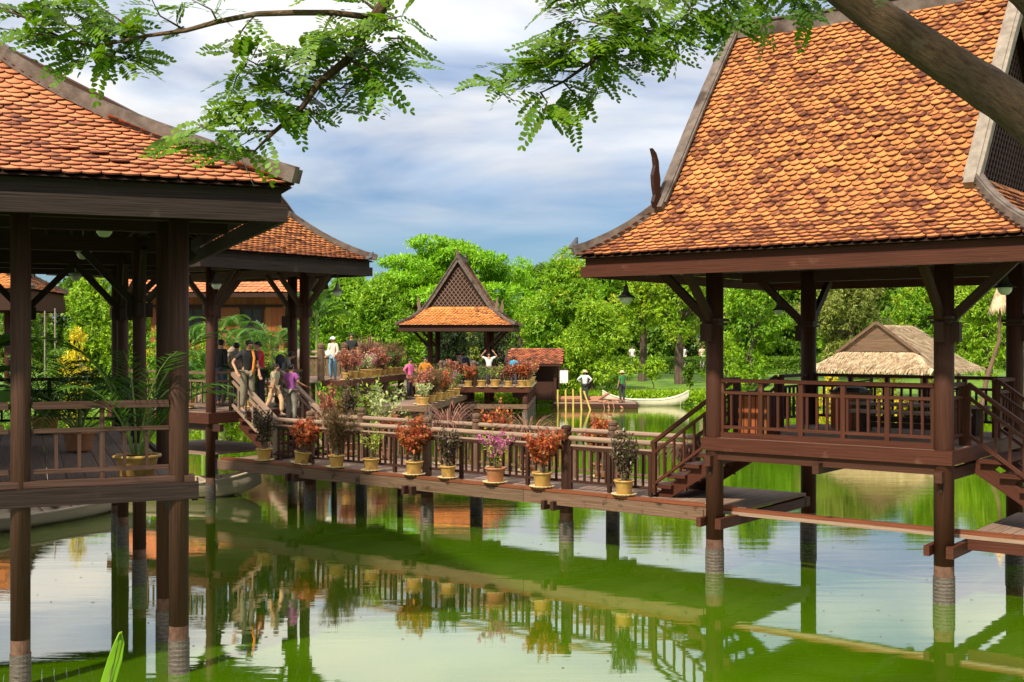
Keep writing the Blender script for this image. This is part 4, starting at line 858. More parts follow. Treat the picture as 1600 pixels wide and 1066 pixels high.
def far_trees():
    T('rain_tree', 'broad umbrella shaped tree rising highest behind the distant pavilion', 690, 80, 366, 275, 'leaf_rain', kind='flat', nb=64, dens=14, leafL=.30, leafW=.10, trunk=.5, seed=3, droop=.05, depth=5)
    T('mango_tree', 'bright bushy tree behind the woman in the white cap', 590, 63, 438, 170, 'leaf_mango', seed=5, nb=22, low=.03, dens=12, tips='leaf_lime')
    T('mango_tree', 'round leafy tree between the brown post and the umbrella tree', 505, 60, 470, 100, 'leaf_mango', seed=6, low=.05, dens=12, tips='leaf_lime')
    T('mango_tree', 'tall green tree just left of the umbrella shaped crown', 600, 76, 425, 130, 'leaf_mango', seed=16, low=.1, dens=10)
    T('mango_tree', 'big mango tree with yellowish young leaves just right of the distant pavilion', 880, 72, 405, 175, 'leaf_mango', seed=8, nb=26, low=.08, dens=12, trunk=.25, tips='leaf_yellowtip')
    T('leafy_tree', 'feathery tree reaching up beside the right pavilion eave', 890, 88, 385, 120, 'leaf_lime', seed=9, nb=18, dens=8, low=.3)
    T('leafy_tree', 'rounded tree showing between the umbrella tree and the mango', 815, 90, 402, 110, 'leaf_rain', seed=10, nb=16, dens=8, low=.1)
    T('mango_tree', 'low branched bright tree overhanging the bank behind the raft', 925, 67.5, 470, 135, 'leaf_lime', seed=11, nb=20, low=.04, dens=13, trunk=.2, tips='leaf_lime')
    T('mango_tree', 'slim mango tree with a bare dark trunk above the white canoe', 1003, 75, 380, 125, 'leaf_lime', seed=12, nb=16, low=.40, dens=11, trunk=.24, tips='leaf_yellowtip')
    T('mango_tree', 'mango tree with a pale leaning trunk on the lawn right of the canoe', 1062, 73, 382, 135, 'leaf_lime', seed=13, nb=16, low=.36, dens=11, trunk=.28, lean=.03, tips='leaf_yellowtip')
    T('leafy_tree', 'dense green tree seen just right of the first post of the right pavilion', 1175, 70, 392, 160, 'leaf_mango', seed=14, nb=20, low=.05, dens=11, tips='leaf_lime')
    T('leafy_tree', 'dusty olive tree behind the left slope of the thatched roof', 1330, 72, 408, 175, 'leaf_olive', seed=15, nb=22, low=.08, dens=11)
    T('leafy_tree', 'fresh green tree above the peak of the thatched roof', 1440, 76, 385, 160, 'leaf_mango', seed=17, nb=20, low=.1, dens=10, tips='leaf_yellowtip')
    T('leafy_tree', 'bushy bright tree at the right edge behind the thatched roof', 1545, 70, 392, 140, 'leaf_lime', seed=18, nb=20, low=.05, dens=11)
    T('leafy_tree', 'green tree at the very right edge of the picture', 1640, 72, 385, 160, 'leaf_mango', seed=19, nb=18, low=.05, dens=9)
    T('bush', 'shrub of broad light leaves on the lawn behind the first post of the right pavilion', 1135, 66, 520, 70, 'leaf_lime', seed=20, nb=10, low=.02, dens=14, cat='shrub', trunk=.05)
    T('sapling', 'young thin tree on the lawn left of the pale leaning trunk', 1021, 68.5, 560, 46, 'leaf_lime', seed=21, nb=7, low=.45, dens=9, cat='sapling', trunk=.03)
    T('sapling', 'small dark sapling standing on the lawn near the hedge', 1076, 69, 570, 16, 'leaf_dark', seed=22, nb=5, low=.3, dens=9, cat='sapling', trunk=.03)
    bg = [(470, 95, 440), (545, 100, 425), (650, 98, 430), (745, 100, 440), (850, 104, 415), (960, 100, 388), (1050, 98, 372), (1130, 96, 395), (1210, 100, 375), (1290, 98, 365), (1370, 100, 370), (1460, 98, 360), (1550, 100, 365), (1650, 98, 365), (1740, 96, 365), (40, 88, 430), (130, 90, 425), (220, 92, 430), (310, 90, 435), (395, 92, 432)]
    src = []
    for k in range(4):
        src.append(tree('forest_tree', None, -200+k*15, 120, 9.5, 4.6, ('leaf_dark', 'leaf_mango', 'leaf_dark', 'leaf_olive')[k], seed=30+k, nb=24, dens=5.5, leafL=.42, leafW=.16, low=.02, zb=0, group='dense trees closing the view behind the park'))
    for i, (xp, D, yt) in enumerate(bg):
        if i < 4: o = src[i]
        else: o = copy_tree(src[i % 4])
        X = (xp-800)/F*D; z0 = float(ground_z(X, D)); o.location = (X, D, z0); h = (EYE-(yt-HZ)/F*D)-z0; s = h/9.5; o.scale = (s*rnd.uniform(.95, 1.15), s, s); o.rotation_euler = (0, 0, rnd.uniform(0, 6))
        lm = {470: 'above the white capped woman', 545: 'left of the umbrella shaped tree', 650: 'behind the left half of the umbrella shaped tree', 745: 'behind the right half of the umbrella shaped tree', 850: 'above the rust red hut', 960: 'above the raft', 1050: 'above the white canoe', 1130: 'behind the first post of the right pavilion', 1210: 'right of the first post of the right pavilion', 1290: 'above the left end of the straw roof', 1370: 'above the left slope of the straw roof', 1460: 'above the straw roof peak', 1550: 'above the straw parasol', 1650: 'just outside the right picture edge', 1740: 'furthest right of all', 40: 'behind the far left tiled eave', 130: 'behind the yellow shrub', 220: 'behind the rear posts of the nearest pavilion', 310: 'behind the left half of the orange house', 395: 'behind the right half of the orange house'}[xp]
        tag(o, 'dark background tree '+lm, 'tree', 'dense trees closing the view behind the park')
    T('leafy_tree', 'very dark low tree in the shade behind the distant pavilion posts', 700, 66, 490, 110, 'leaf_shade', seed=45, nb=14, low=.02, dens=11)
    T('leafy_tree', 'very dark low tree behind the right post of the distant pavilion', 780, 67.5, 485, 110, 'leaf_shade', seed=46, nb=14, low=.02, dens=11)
    # behind the nearest pavilion
    T('leafy_tree', 'bright tree left of the orange house between the pavilion posts', 205, 64, 430, 120, 'leaf_lime', seed=43, nb=20, low=.02, dens=10)
    T('leafy_tree', 'bright tree seen between the posts of the nearest pavilion', 150, 66, 425, 150, 'leaf_lime', seed=41, nb=20, low=.1, dens=9)
    T('leafy_tree', 'dark leafed tree at the far left edge behind the pavilions', 30, 62, 430, 120, 'leaf_dark', seed=42, nb=16, low=.1, dens=9)
T_ = 0
far_trees()
def bushes():
    # planted bed on the left bank behind the middle-left pavilion
    L_ = [(330, 46, 500, 60, 'leaf_lime', 'glossy light green shrub left of the arching palm', 50), (385, 45, 535, 90, 'leaf_lime', 'low yellow green shrub below the arching palm', 51), (300, 48, 520, 60, 'leaf_mango', 'green shrub right beside the nearest pavilion post', 52),
          (440, 46, 545, 60, 'leaf_mango', 'shrub behind the boy on the steps', 53), (90, 44, 545, 90, 'leaf_dark', 'dark shrub behind the left deck railing', 54), (250, 50, 510, 80, 'leaf_mango', 'shrub seen between the rear posts of the nearest pavilion', 55), (190, 46, 560, 70, 'leaf_mango', 'low shrub behind the palm in the nearest pavilion', 56), (30, 43, 550, 70, 'leaf_palm', 'leafy shrub at the left edge behind the railing', 57)]
    for xp, D, yt, w, m, lab, sd in L_: T('shrub', lab, xp, D, yt, w, m, seed=sd, nb=9, low=.02, dens=16, leafL=.2, leafW=.06, cat='shrub', group='shrubs planted on the left bank', trunk=.04)
    for xp, D, yt, w, m, lab, sd in ((270, 52, 500, 80, 'leaf_lime', 'light shrub covering the left wall of the orange house', 70), (330, 53, 505, 70, 'leaf_lime', 'yellow green shrub under the dark window of the orange house', 71), (415, 50, 520, 70, 'leaf_lime', 'leafy shrub hiding the right corner of the orange house', 72), (470, 50, 500, 60, 'leaf_mango', 'green shrub between the two brown pavilion posts', 73), (360, 41, 575, 80, 'leaf_lime', 'low bright shrub behind the visitors on the pavilion', 74)): T('shrub', lab, xp, D, yt, w, m, seed=sd, nb=9, low=.02, dens=16, leafL=.2, leafW=.06, cat='shrub', group='shrubs planted on the left bank', trunk=.04)
    T('yellow_shrub', 'bright yellow leaved shrub seen through the nearest pavilion', 122, 41, 515, 75, 'leaf_yellow', seed=60, nb=11, low=.35, dens=20, leafL=.16, leafW=.06, cat='shrub', group=None, trunk=.05)
    T('yellow_shrub', 'yellow leaved shrub showing beside the palm fronds', 225, 50, 545, 40, 'leaf_yellow', seed=61, nb=7, low=.1, dens=18, leafL=.16, leafW=.06, cat='shrub', group=None, trunk=.04)
    for xp, yt, w, sd, lab in ((1300, 583, 60, 62, 'yellow flowering shrub under the left end of the straw eave'), (1385, 578, 80, 63, 'yellow flowering shrub under the middle of the straw eave'), (1450, 580, 70, 64, 'yellow flowering shrub under the right of the straw eave')):
        T('yellow_shrub', lab, xp, 55, yt+2, w, 'leaf_yellow', seed=sd, nb=8, low=.1, dens=16, leafL=.14, leafW=.06, cat='shrub', group='yellow shrubs under the thatched hut', trunk=.04)
bushes()
def frond(mb_pts, rs, base, az, L, up, n=22, leaf=.4, w=.035, droop=1.0, V=None, spread=.75):
    """arching pinnate frond; returns midrib points, appends leaflets to V"""
    p = np.array(base, float); pts = [p.copy()]; el = up; ds = L/14
    for k in range(14):
        d = np.array([math.cos(az)*math.cos(el), math.sin(az)*math.cos(el), math.sin(el)]); p = p+d*ds; pts.append(p.copy()); el -= droop*(.05+.012*k)
    pts = np.array(pts)
    for k in range(n):
        f = .18+.82*(k+.5)/n; i = f*14; a = int(min(13, i)); q = pts[a]+(pts[a+1]-pts[a])*(i-a); t = unit(pts[a+1]-pts[a]); s = unit(np.cross(t, [0, 0, 1.])); l = leaf*math.sin(math.pi*min(1, .12+f*.85))**.6
        for sg in (-1, 1):
            d = unit(t*.75+s*sg*spread+np.array([0, 0, -.18+.25*rs.random()])); wv = unit(np.cross(d, [0.1, 0, 1.]))*w*.5
            V.append([q, q+d*l*.4+wv, q+d*l+np.array([0, 0, -.12*l]), q+d*l*.4-wv])
    mb_pts.append(pts)
def palm(name, label, loc, H, nf, L, m='leaf_palm', seed=1, parent=None, trunk=0, leaf=.4, w=.035, cat='palm', group=None, up=(.7, 1.45), droop=1.0, n=22, z_st=0):
    rs = random.Random(seed); r = parent or empty(name, loc, 0, label, cat, group); V = []; mp = []
    for k in range(nf):
        az = k*2.4+rs.uniform(-.3, .3); frond(mp, rs, (math.cos(az)*.05, math.sin(az)*.05, z_st+H*rs.uniform(.0, .35) if not trunk else H), az, L*rs.uniform(.75, 1.1), rs.uniform(*up), n, leaf, w, droop*rs.uniform(.8, 1.2), V)
    nmesh('frond', np.array(V).reshape(-1, 3), 4, m, r); b = MB()
    for p in mp: b.tube([tuple(q) for q in p[::2]], list(np.linspace(.016, .004, len(p[::2]))), 5)
    if trunk: b.tube([(0, 0, -.2), (0, 0, H)], [trunk, trunk*.8], 8)
    b.build('stem', 'stem_green', r); return r
def palms():
    for xp, D, yt, L, sd, lab in ((378, 44, 560, 2.3, 1, 'arching palm with drooping feathery fronds before the orange house'), (345, 47, 520, 1.8, 2, 'smaller feathery palm left of the arching one'), (425, 43, 540, 1.9, 3, 'feathery palm against the right end of the orange house')):
        X = (xp-800)/F*D; z = float(ground_z(X, D)); palm('palm', lab, (X, D, z), EYE-(yt-HZ)/F*D-z, 15, L, seed=sd, trunk=.07, leaf=.55, w=.05, up=(.3, 1.3), droop=1.3, n=26, m='leaf_palm', group='palms before the wooden house')
    for xp, D, yt, L, sd, lab in ((495, 52, 500, 2.0, 4, 'dark banana like palm just right of the brown posts'), (318, 40, 590, 1.4, 5, 'spiky pale palm low beside the nearest pavilion post')):
        X = (xp-800)/F*D; z = float(ground_z(X, D)); palm('palm', lab, (X, D, z), EYE-(yt-HZ)/F*D-z, 13, L, seed=sd, trunk=.08, leaf=.5, w=.09, up=(.6, 1.5), droop=.8, n=18, group='palms before the wooden house')
palms()

# ------------------------------------------------------------ potted plants
def pot_parts(r, s=1.0, m='pot', saucer=True, W=.19, H=.27):
    b = MB(); wb = lambda t: 1+.025*math.sin(t*16); W *= s; H *= s
    b.lathe([(W*.68, .0), (W*.72, .01), (W*.86, H*.8), (W*.90, H*.84)], n=28, cap=True); b.lathe([(W*.88, H*.84), (W*1.0, H*.88), (W*1.02, H*.96), (W*.97, H), (W*.84, H*.985), (W*.82, H*.9)], n=48, cap=False, wob=wb); p = b.build('pot', m, r, loc=(0, 0, .02), smooth=True)
    b = MB(); b.lathe([(W*.83, H*.86), (.01, H*.90)], n=14, cap=False); b.build('soil', 'soil', p)
    if saucer:
        b = MB(); b.lathe([(W*.7, 0), (W*.95, .008), (W*1.22, .030), (W*1.20, .044), (W*.7, .02)], n=72, cap=True, wob=lambda t: 1+.05*math.sin(t*18)); b.build('saucer', 'saucer', r, smooth=True)
    return H
def stems(rs, n, h, sp, base, curve=.1, r0=.010):
    b = MB(); E = []
    for k in range(n):
        a = rs.uniform(0, 6.28); q = rs.random()**.5*sp; hh = h*rs.uniform(.6, 1.0)*(1-.25*(q/sp)**2 if sp else 1); p0 = Vector((math.cos(a)*.03, math.sin(a)*.03, base)); p2 = Vector((math.cos(a)*q, math.sin(a)*q, base+hh)); p1 = p0.lerp(p2, .5)+Vector((math.cos(a)*-curve*q, math.sin(a)*-curve*q, .05)); b.tube([p0, p1, p2], [r0, r0*.7, r0*.35], 5); E.append((p0, p1, p2))
    return b, E
def along(E, rs, n, f0=.25):
    C = []; D = []
    for k in range(n):
        p0, p1, p2 = rs.choice(E); f = f0+(1-f0)*rs.random()**.8; p = p0*(1-f)**2+p1*(2*f*(1-f))+p2*f*f; t = (p2-p1).normalized(); C.append(tuple(p)); D.append(tuple(t))
    return np.array(C), np.array(D)
KINDS = {}
def plant(kind, loc, s=1.0, seed=1, label='', group=None, pot='pot', saucer=True, tall=1.0, tilt=0, name='potted_plant', cat='potted plant', potw=.19, poth=.27):
    rs = random.Random(seed); r = empty(name, loc, rs.uniform(0, 6), label, cat, group)
    if tilt: r.rotation_euler = (0, tilt, 0)
    if pot: H = pot_parts(r, s, pot, saucer, potw, poth)
    else: H = 0
    k = kind
    if k == 'purple':
        b, E = stems(rs, 19, 1.0*s*tall, .27*s, H*.9, .1); b.build('stem', 'stem', r); C, D = along(E, rs, 1300, .2); n = len(C); leaves('foliage', C+RG.normal(0, .02, (n, 3)), sph(n)*.9+D*.35, RG.uniform(.06, .11, n)*s, RG.uniform(.022, .035, n)*s, 'leaf_purple', r)
    elif k in ('orange', 'red'):
        b, E = stems(rs, 22, .90*s*tall, .42*s, H*.9, .3); b.build('stem', 'stem', r); C, D = along(E, rs, 760, .35); n = len(C); C = C+RG.normal(0, .03*s, (n, 3)); leaves('foliage', C, sph(n)+D*.2-np.array([0, 0, .2]), RG.uniform(.07, .12, n)*s, RG.uniform(.045, .07, n)*s, 'leaf_'+k, r)
        C, D = along(E, rs, 160, .15); n = len(C); leaves('lower_foliage', C+RG.normal(0, .03*s, (n, 3)), sph(n), RG.uniform(.05, .09, n)*s, RG.uniform(.03, .05, n)*s, 'leaf_brown', r)
    elif k == 'bushy':
        b, E = stems(rs, 34, 1.08*s*tall, .50*s, H*.9, .25, .008); b.build('stem', 'stem', r); C, D = along(E, rs, 3200, .15); n = len(C); leaves('foliage', C+RG.normal(0, .035*s, (n, 3)), sph(n)*.7+D*.6, RG.uniform(.08, .14, n)*s, RG.uniform(.010, .018, n)*s, 'leaf_brown', r)
    elif k in ('yellowgreen', 'pale', 'green'):
        b, E = stems(rs, 13, .80*s*tall, .40*s, H*.9, .3, .008); b.build('stem', 'stem', r); C, D = along(E, rs, 330 if k != 'yellowgreen' else 190, .25); n = len(C); leaves('foliage', C+RG.normal(0, .035*s, (n, 3)), sph(n), RG.uniform(.06, .10, n)*s, RG.uniform(.03, .05, n)*s, {'yellowgreen': 'leaf_yg', 'pale': 'leaf_pale', 'green': 'leaf_small_green'}[k], r)
    elif k == 'pink':
        b, E = stems(rs, 20, .80*s*tall, .48*s, H*.9, .45, .008); b.build('stem', 'stem', r); C, D = along(E, rs, 200, .1); n = len(C); leaves('foliage', C+RG.normal(0, .03*s, (n, 3)), sph(n), RG.uniform(.04, .07, n)*s, .03*s, 'leaf_yg', r)
        C, D = along(E, rs, 60, .45); C = np.repeat(C+RG.normal(0, .02, C.shape), 9, 0); n = len(C); tag(leaves('flower', C+RG.normal(0, .022*s, (n, 3)), sph(n), .042*s, .036*s, 'petal_pink', r), kind='stuff')
    elif k == 'fountain':
        V = []
        for q in range(170):
            az = rs.uniform(0, 6.28); el = rs.uniform(.9, 1.5); p = np.array([math.cos(az)*.03, math.sin(az)*.03, H*.9]); L = s*tall*rs.uniform(.6, 1.05); pts = [p.copy()]; st = 7
            for j in range(st): d = np.array([math.cos(az)*math.cos(el), math.sin(az)*math.cos(el), math.sin(el)]); p = p+d*L/st; pts.append(p.copy()); el -= .10+.09*j
            sd_ = np.array([-math.sin(az), math.cos(az), 0.])
            for j in range(st): w0 = .009*(1-j/st)+.006; w1 = .009*(1-(j+1)/st)+.003; V.append([pts[j]-sd_*w0, pts[j]+sd_*w0, pts[j+1]+sd_*w1, pts[j+1]-sd_*w1])
        nmesh('foliage', np.array(V).reshape(-1, 3), 4, 'leaf_grassred', r)
    elif k == 'twiggy':
        V = []
        for q in range(260):
            az = rs.uniform(0, 6.28); el = rs.uniform(.5, 1.5); p = np.array([0, 0, H*.9]); L = s*tall*rs.uniform(.5, 1.0); pts = [p.copy()]
            for j in range(4): d = np.array([math.cos(az)*math.cos(el), math.sin(az)*math.cos(el), math.sin(el)]); p = p+d*L/4; pts.append(p.copy()); el += rs.uniform(-.25, .15); az += rs.uniform(-.3, .3)
            sd_ = np.array([-math.sin(az), math.cos(az), 0.])
            for j in range(4): V.append([pts[j]-sd_*.008, pts[j]+sd_*.008, pts[j+1]+sd_*.006, pts[j+1]-sd_*.006])
        nmesh('foliage', np.array(V).reshape(-1, 3), 4, 'leaf_grassred', r)
    elif k == 'palm':
        palm('', '', None, .15, 9, 1.35*s*tall, m='leaf_palm', seed=seed, parent=r, leaf=.36*s, w=.03, up=(1.0, 1.5), droop=.8, z_st=H, n=20)
    elif k == 'palm_dark':
        palm('', '', None, .2, 13, 1.15*s*tall, m='leaf_palm_dark', seed=seed, parent=r, leaf=.34*s, w=.032, up=(.5, 1.4), droop=.9, z_st=H, n=22)
    elif k == 'broad':
        V = []; n = 16; C = np.array([[rs.uniform(-.12, .12), rs.uniform(-.12, .12), H+rs.uniform(.1, .75)*s*tall] for _ in range(n)]); D = sph(n); D[:, 2] = np.abs(D[:, 2])*.5+.15; leaves('foliage', C, D, RG.uniform(.45, .7, n)*s, RG.uniform(.16, .24, n)*s, 'leaf_palm_dark', r, fold=.25)
        b, E = stems(rs, 5, .8*s*tall, .1*s, H*.9, .1, .02); b.build('stem', 'stem_green', r)
    return r
def at_x(xp, b, z=W_):     # a on the walkway grid where the picture column xp meets row b
    k = (xp-800)/F; c, s_ = math.cos(AR), math.sin(AR); # AO + a*(c,s)+b*(-s,c)
    a = (k*(AO.y+b*c)-(AO.x-b*s_))/(c-k*s_); return a, G(a, b, z)
grpF = 'flower pots on the outer edge of the walkway'
def foreground_pots():
    rows = [(413, 'purple', 1.0, 'dark purple leaved plant in a mustard pot, leftmost on the walkway edge', 0, 1.12), (470, 'orange', .95, 'orange red plant in a tilted mustard pot, second from left on the edge', .16, 1.0), (526, 'bushy', 1.05, 'bushy olive brown plant with fine leaves in a mustard pot', 0, 1.15),
            (580, 'yellowgreen', .9, 'sparse yellow green plant in a mustard pot before a bare newel post', 0, 1.05), (647, 'orange', 1.0, 'bright orange red plant in a mustard pot beside a dark newel post', 0, 1.15), (700, 'purple', .95, 'slim dark leaved plant in a mustard pot left of the pink flowers', 0, 1.0),
            (774, 'pink', 1.0, 'plant with magenta pink flowers in a brown clay pot', 0, 1.0), (847, 'orange', 1.05, 'orange leaved plant in a mustard pot left of the lamp box post', 0, 1.1), (975, 'purple', 1.0, 'tall column of dark leaves in a mustard pot nearest the right pavilion steps', 0, 1.05)]
    for i, (xp, k, s, lab, tilt, tall) in enumerate(rows):
        a, p = at_x(xp, .50, W_+.036); plant(k, p, s*(.96+.07*math.sin(i*2.3)), 100+i, lab, grpF, 'pot_clay' if k == 'pink' else 'pot', tall=tall, tilt=tilt)
    back = [(514, 'red', 1.05, 1.6, 'tall red plant behind the walkway left of the olive bush'), (545, 'purple', 1.1, 1.6, 'dark shrub in a pot behind the far handrail near the bushy plant'), (700, 'fountain', 1.35, 1.3, 'arching purple fountain grass behind the walkway handrail at its middle'), (775, 'orange', 1.0, 1.4, 'orange leaved plant behind the handrail right of the fountain grass'), (826, 'fountain', 1.25, 1.15, 'small fountain grass with arching reddish blades right of the orange plant'), (605, 'orange', .9, 1.1, 'orange plant behind the handrail right of the bushy olive plant'),
            (940, 'orange', 1.0, 1.15, 'orange red plant in a clay pot behind the handrail near the steps'), (1075, 'fountain', 1.1, .95, 'fountain grass half hidden behind the right pavilion steps')]
    for i, (xp, k, s, tall, lab) in enumerate(back):
        a, p = at_x(xp, 2.68); plant(k, p, s, 130+i, lab, 'plants behind the far handrail of the walkway', 'pot_clay', tall=tall)
foreground_pots()
def pavilion_pots():
    g = 'potted palms on the pavilion deck'
    plant('palm', GB(-.42, .30, DB), 1.0, 201, 'feathery green palm in a shallow mustard pot at the near deck corner', g, tall=1.32, potw=.26, poth=.26, saucer=False)
    plant('palm_dark', GB(-.9, 3.9, DB), 1.0, 202, 'dark spreading palm in a clay pot in the middle of the pavilion deck', g, 'pot_clay', tall=1.55, potw=.24, saucer=False)
    plant('palm_dark', GB(-1.3, 7.3, DB), 1.0, 203, 'smaller dark palm in a mustard pot further back on the pavilion deck', g, tall=1.5, potw=.24, saucer=False)
    plant('broad', GB(-2.15, 2.1, DB), 1.25, 204, 'big broad leaved dark plant in a pot at the left picture edge', g, tall=1.0, potw=.26, poth=.4, saucer=False)
    g = 'plants standing around the middle-left pavilion'
    for x, y, k, s, lab in ((-.6, 1.7, 'palm', .8, 'leafy palm in a pot among the visitors on the middle pavilion deck'), (-1.6, .6, 'broad', .9, 'broad green leaves in a pot behind the leaning man'), (-.5, 2.5, 'palm', .75, 'spiky potted palm just behind the boy on the steps')):
        q = Vector((CO.x, CO.y, 0))+Vector((x*math.cos(AR)-y*math.sin(AR), x*math.sin(AR)+y*math.cos(AR), 2.0)); plant(k, q, s, int(300+x*10), lab, g, tall=1.0)
    for i, (a, b_, k, lab) in enumerate(((-11.8, 3.3, 'yellowgreen', 'yellow green bush beyond the middle pavilion steps'), (-11.0, 3.4, 'yellowgreen', 'tall yellow green plant rising behind the stair handrail'), (-10.4, 3.3, 'pale', 'pale leaved plant beyond the walkway near the stair foot'))):
        plant(k, G(a, b_, .93), 1.5, 320+i, lab, g, 'pot_clay', tall=1.3)
    b = MB(); r = empty('plant_shelf', G(-11.1, 3.4, .9), AR, 'narrow plank shelf holding plants beyond the head of the walkway', 'shelf'); b.box((0, 0, 0), (2.6, .55, .05)); b.build('shelf_board', 'wood_weather', r)
    for x in (-1.1, 1.1): b = MB(); b.tube([(x, 0, -1.5), (x, 0, -.02)], .07, 8); b.build('leg', 'wood_dark', r)
pavilion_pots()
def far_pots():
    kinds = ['red', 'green', 'yellowgreen', 'orange', 'pale', 'pink', 'bushy', 'twiggy']; src = {}
    def put(kind, loc, s, label, group):
        if kind not in src: o = plant(kind, loc, 1.0, 400+kinds.index(kind), None, group); src[kind] = o
        else: o = copy_tree(src[kind])
        o.location = loc; o.scale = (s, s, s); o.rotation_euler = (0, 0, rnd.uniform(0, 6)); tag(o, label, 'potted plant', group)
    EF = lambda x, y: Vector((EO.x+x*math.cos(ER)-y*math.sin(ER), EO.y+x*math.sin(ER)+y*math.cos(ER), DE))
    ords = ['leftmost', 'second', 'third', 'fourth', 'fifth', 'sixth', 'seventh', 'eighth', 'ninth', 'tenth', 'eleventh']
    seq = [('pale', 'pale leaved'), ('red', 'dark red'), ('orange', 'orange'), ('green', 'green leaved'), ('yellowgreen', 'yellow green'), ('red', 'brownish red'), ('orange', 'rust red')]
    for i, (k, nm) in enumerate(seq): put(k, EF(-4.4, .45-i*.60), (1.1, 1.2, 1.0)[i % 3], f'{nm} plant in a yellow pot, {ords[i]} from left on the distant deck front', 'potted plants along the front of the distant deck')
    seq = ['red', 'orange', 'red', 'pale', 'yellowgreen', 'yellowgreen']
    for i, k in enumerate(seq): put(k, EF(-4.2+i*.95, -3.38), 1.15, f'potted plant on the right side of the distant deck, {ords[i].replace("leftmost", "first")} from its front corner', 'potted plants along the side of the distant deck')
    seq = ['red', 'red', 'pink', 'pale', 'pink', 'red', 'red', 'green', 'bushy', 'yellowgreen']
    for i, k in enumerate(seq): put(k, GG(.35+i*.76, .28, DG), (1.0, 1.15, .95, 1.2)[i % 4] if k != 'bushy' else 1.15, f'potted plant, {ords[i].replace("leftmost", "first")} from the near end of the row on the raised landing', 'potted plants in a row on the raised landing')
    put('twiggy', GG(5.0, .9, DG), 1.5, 'large twiggy reddish shrub behind the pot row on the raised landing', 'big shrubs on the raised landing'); put('twiggy', GG(6.2, .7, DG), 1.25, 'second twiggy shrub, at the far end of the raised landing', 'big shrubs on the raised landing')
    lw = lambda x, y: Vector((-3.55+x*.1215-y*.9926, 44.6+x*.9926+y*.1215, 1.12))
    seq = ['pale', 'red', 'bushy', 'pink', 'orange', 'pale', 'bushy', 'yellowgreen', 'pink', 'pale', 'green']
    for i, k in enumerate(seq): put(k, lw(.3+i*.72, -.15+(i % 2)*.25), (1.1, 1.3, 1.2)[i % 3], f'potted plant, {ords[i].replace("leftmost", "first")} from the near end of the low distant walkway', 'potted plants crowding the low distant walkway')
far_pots()
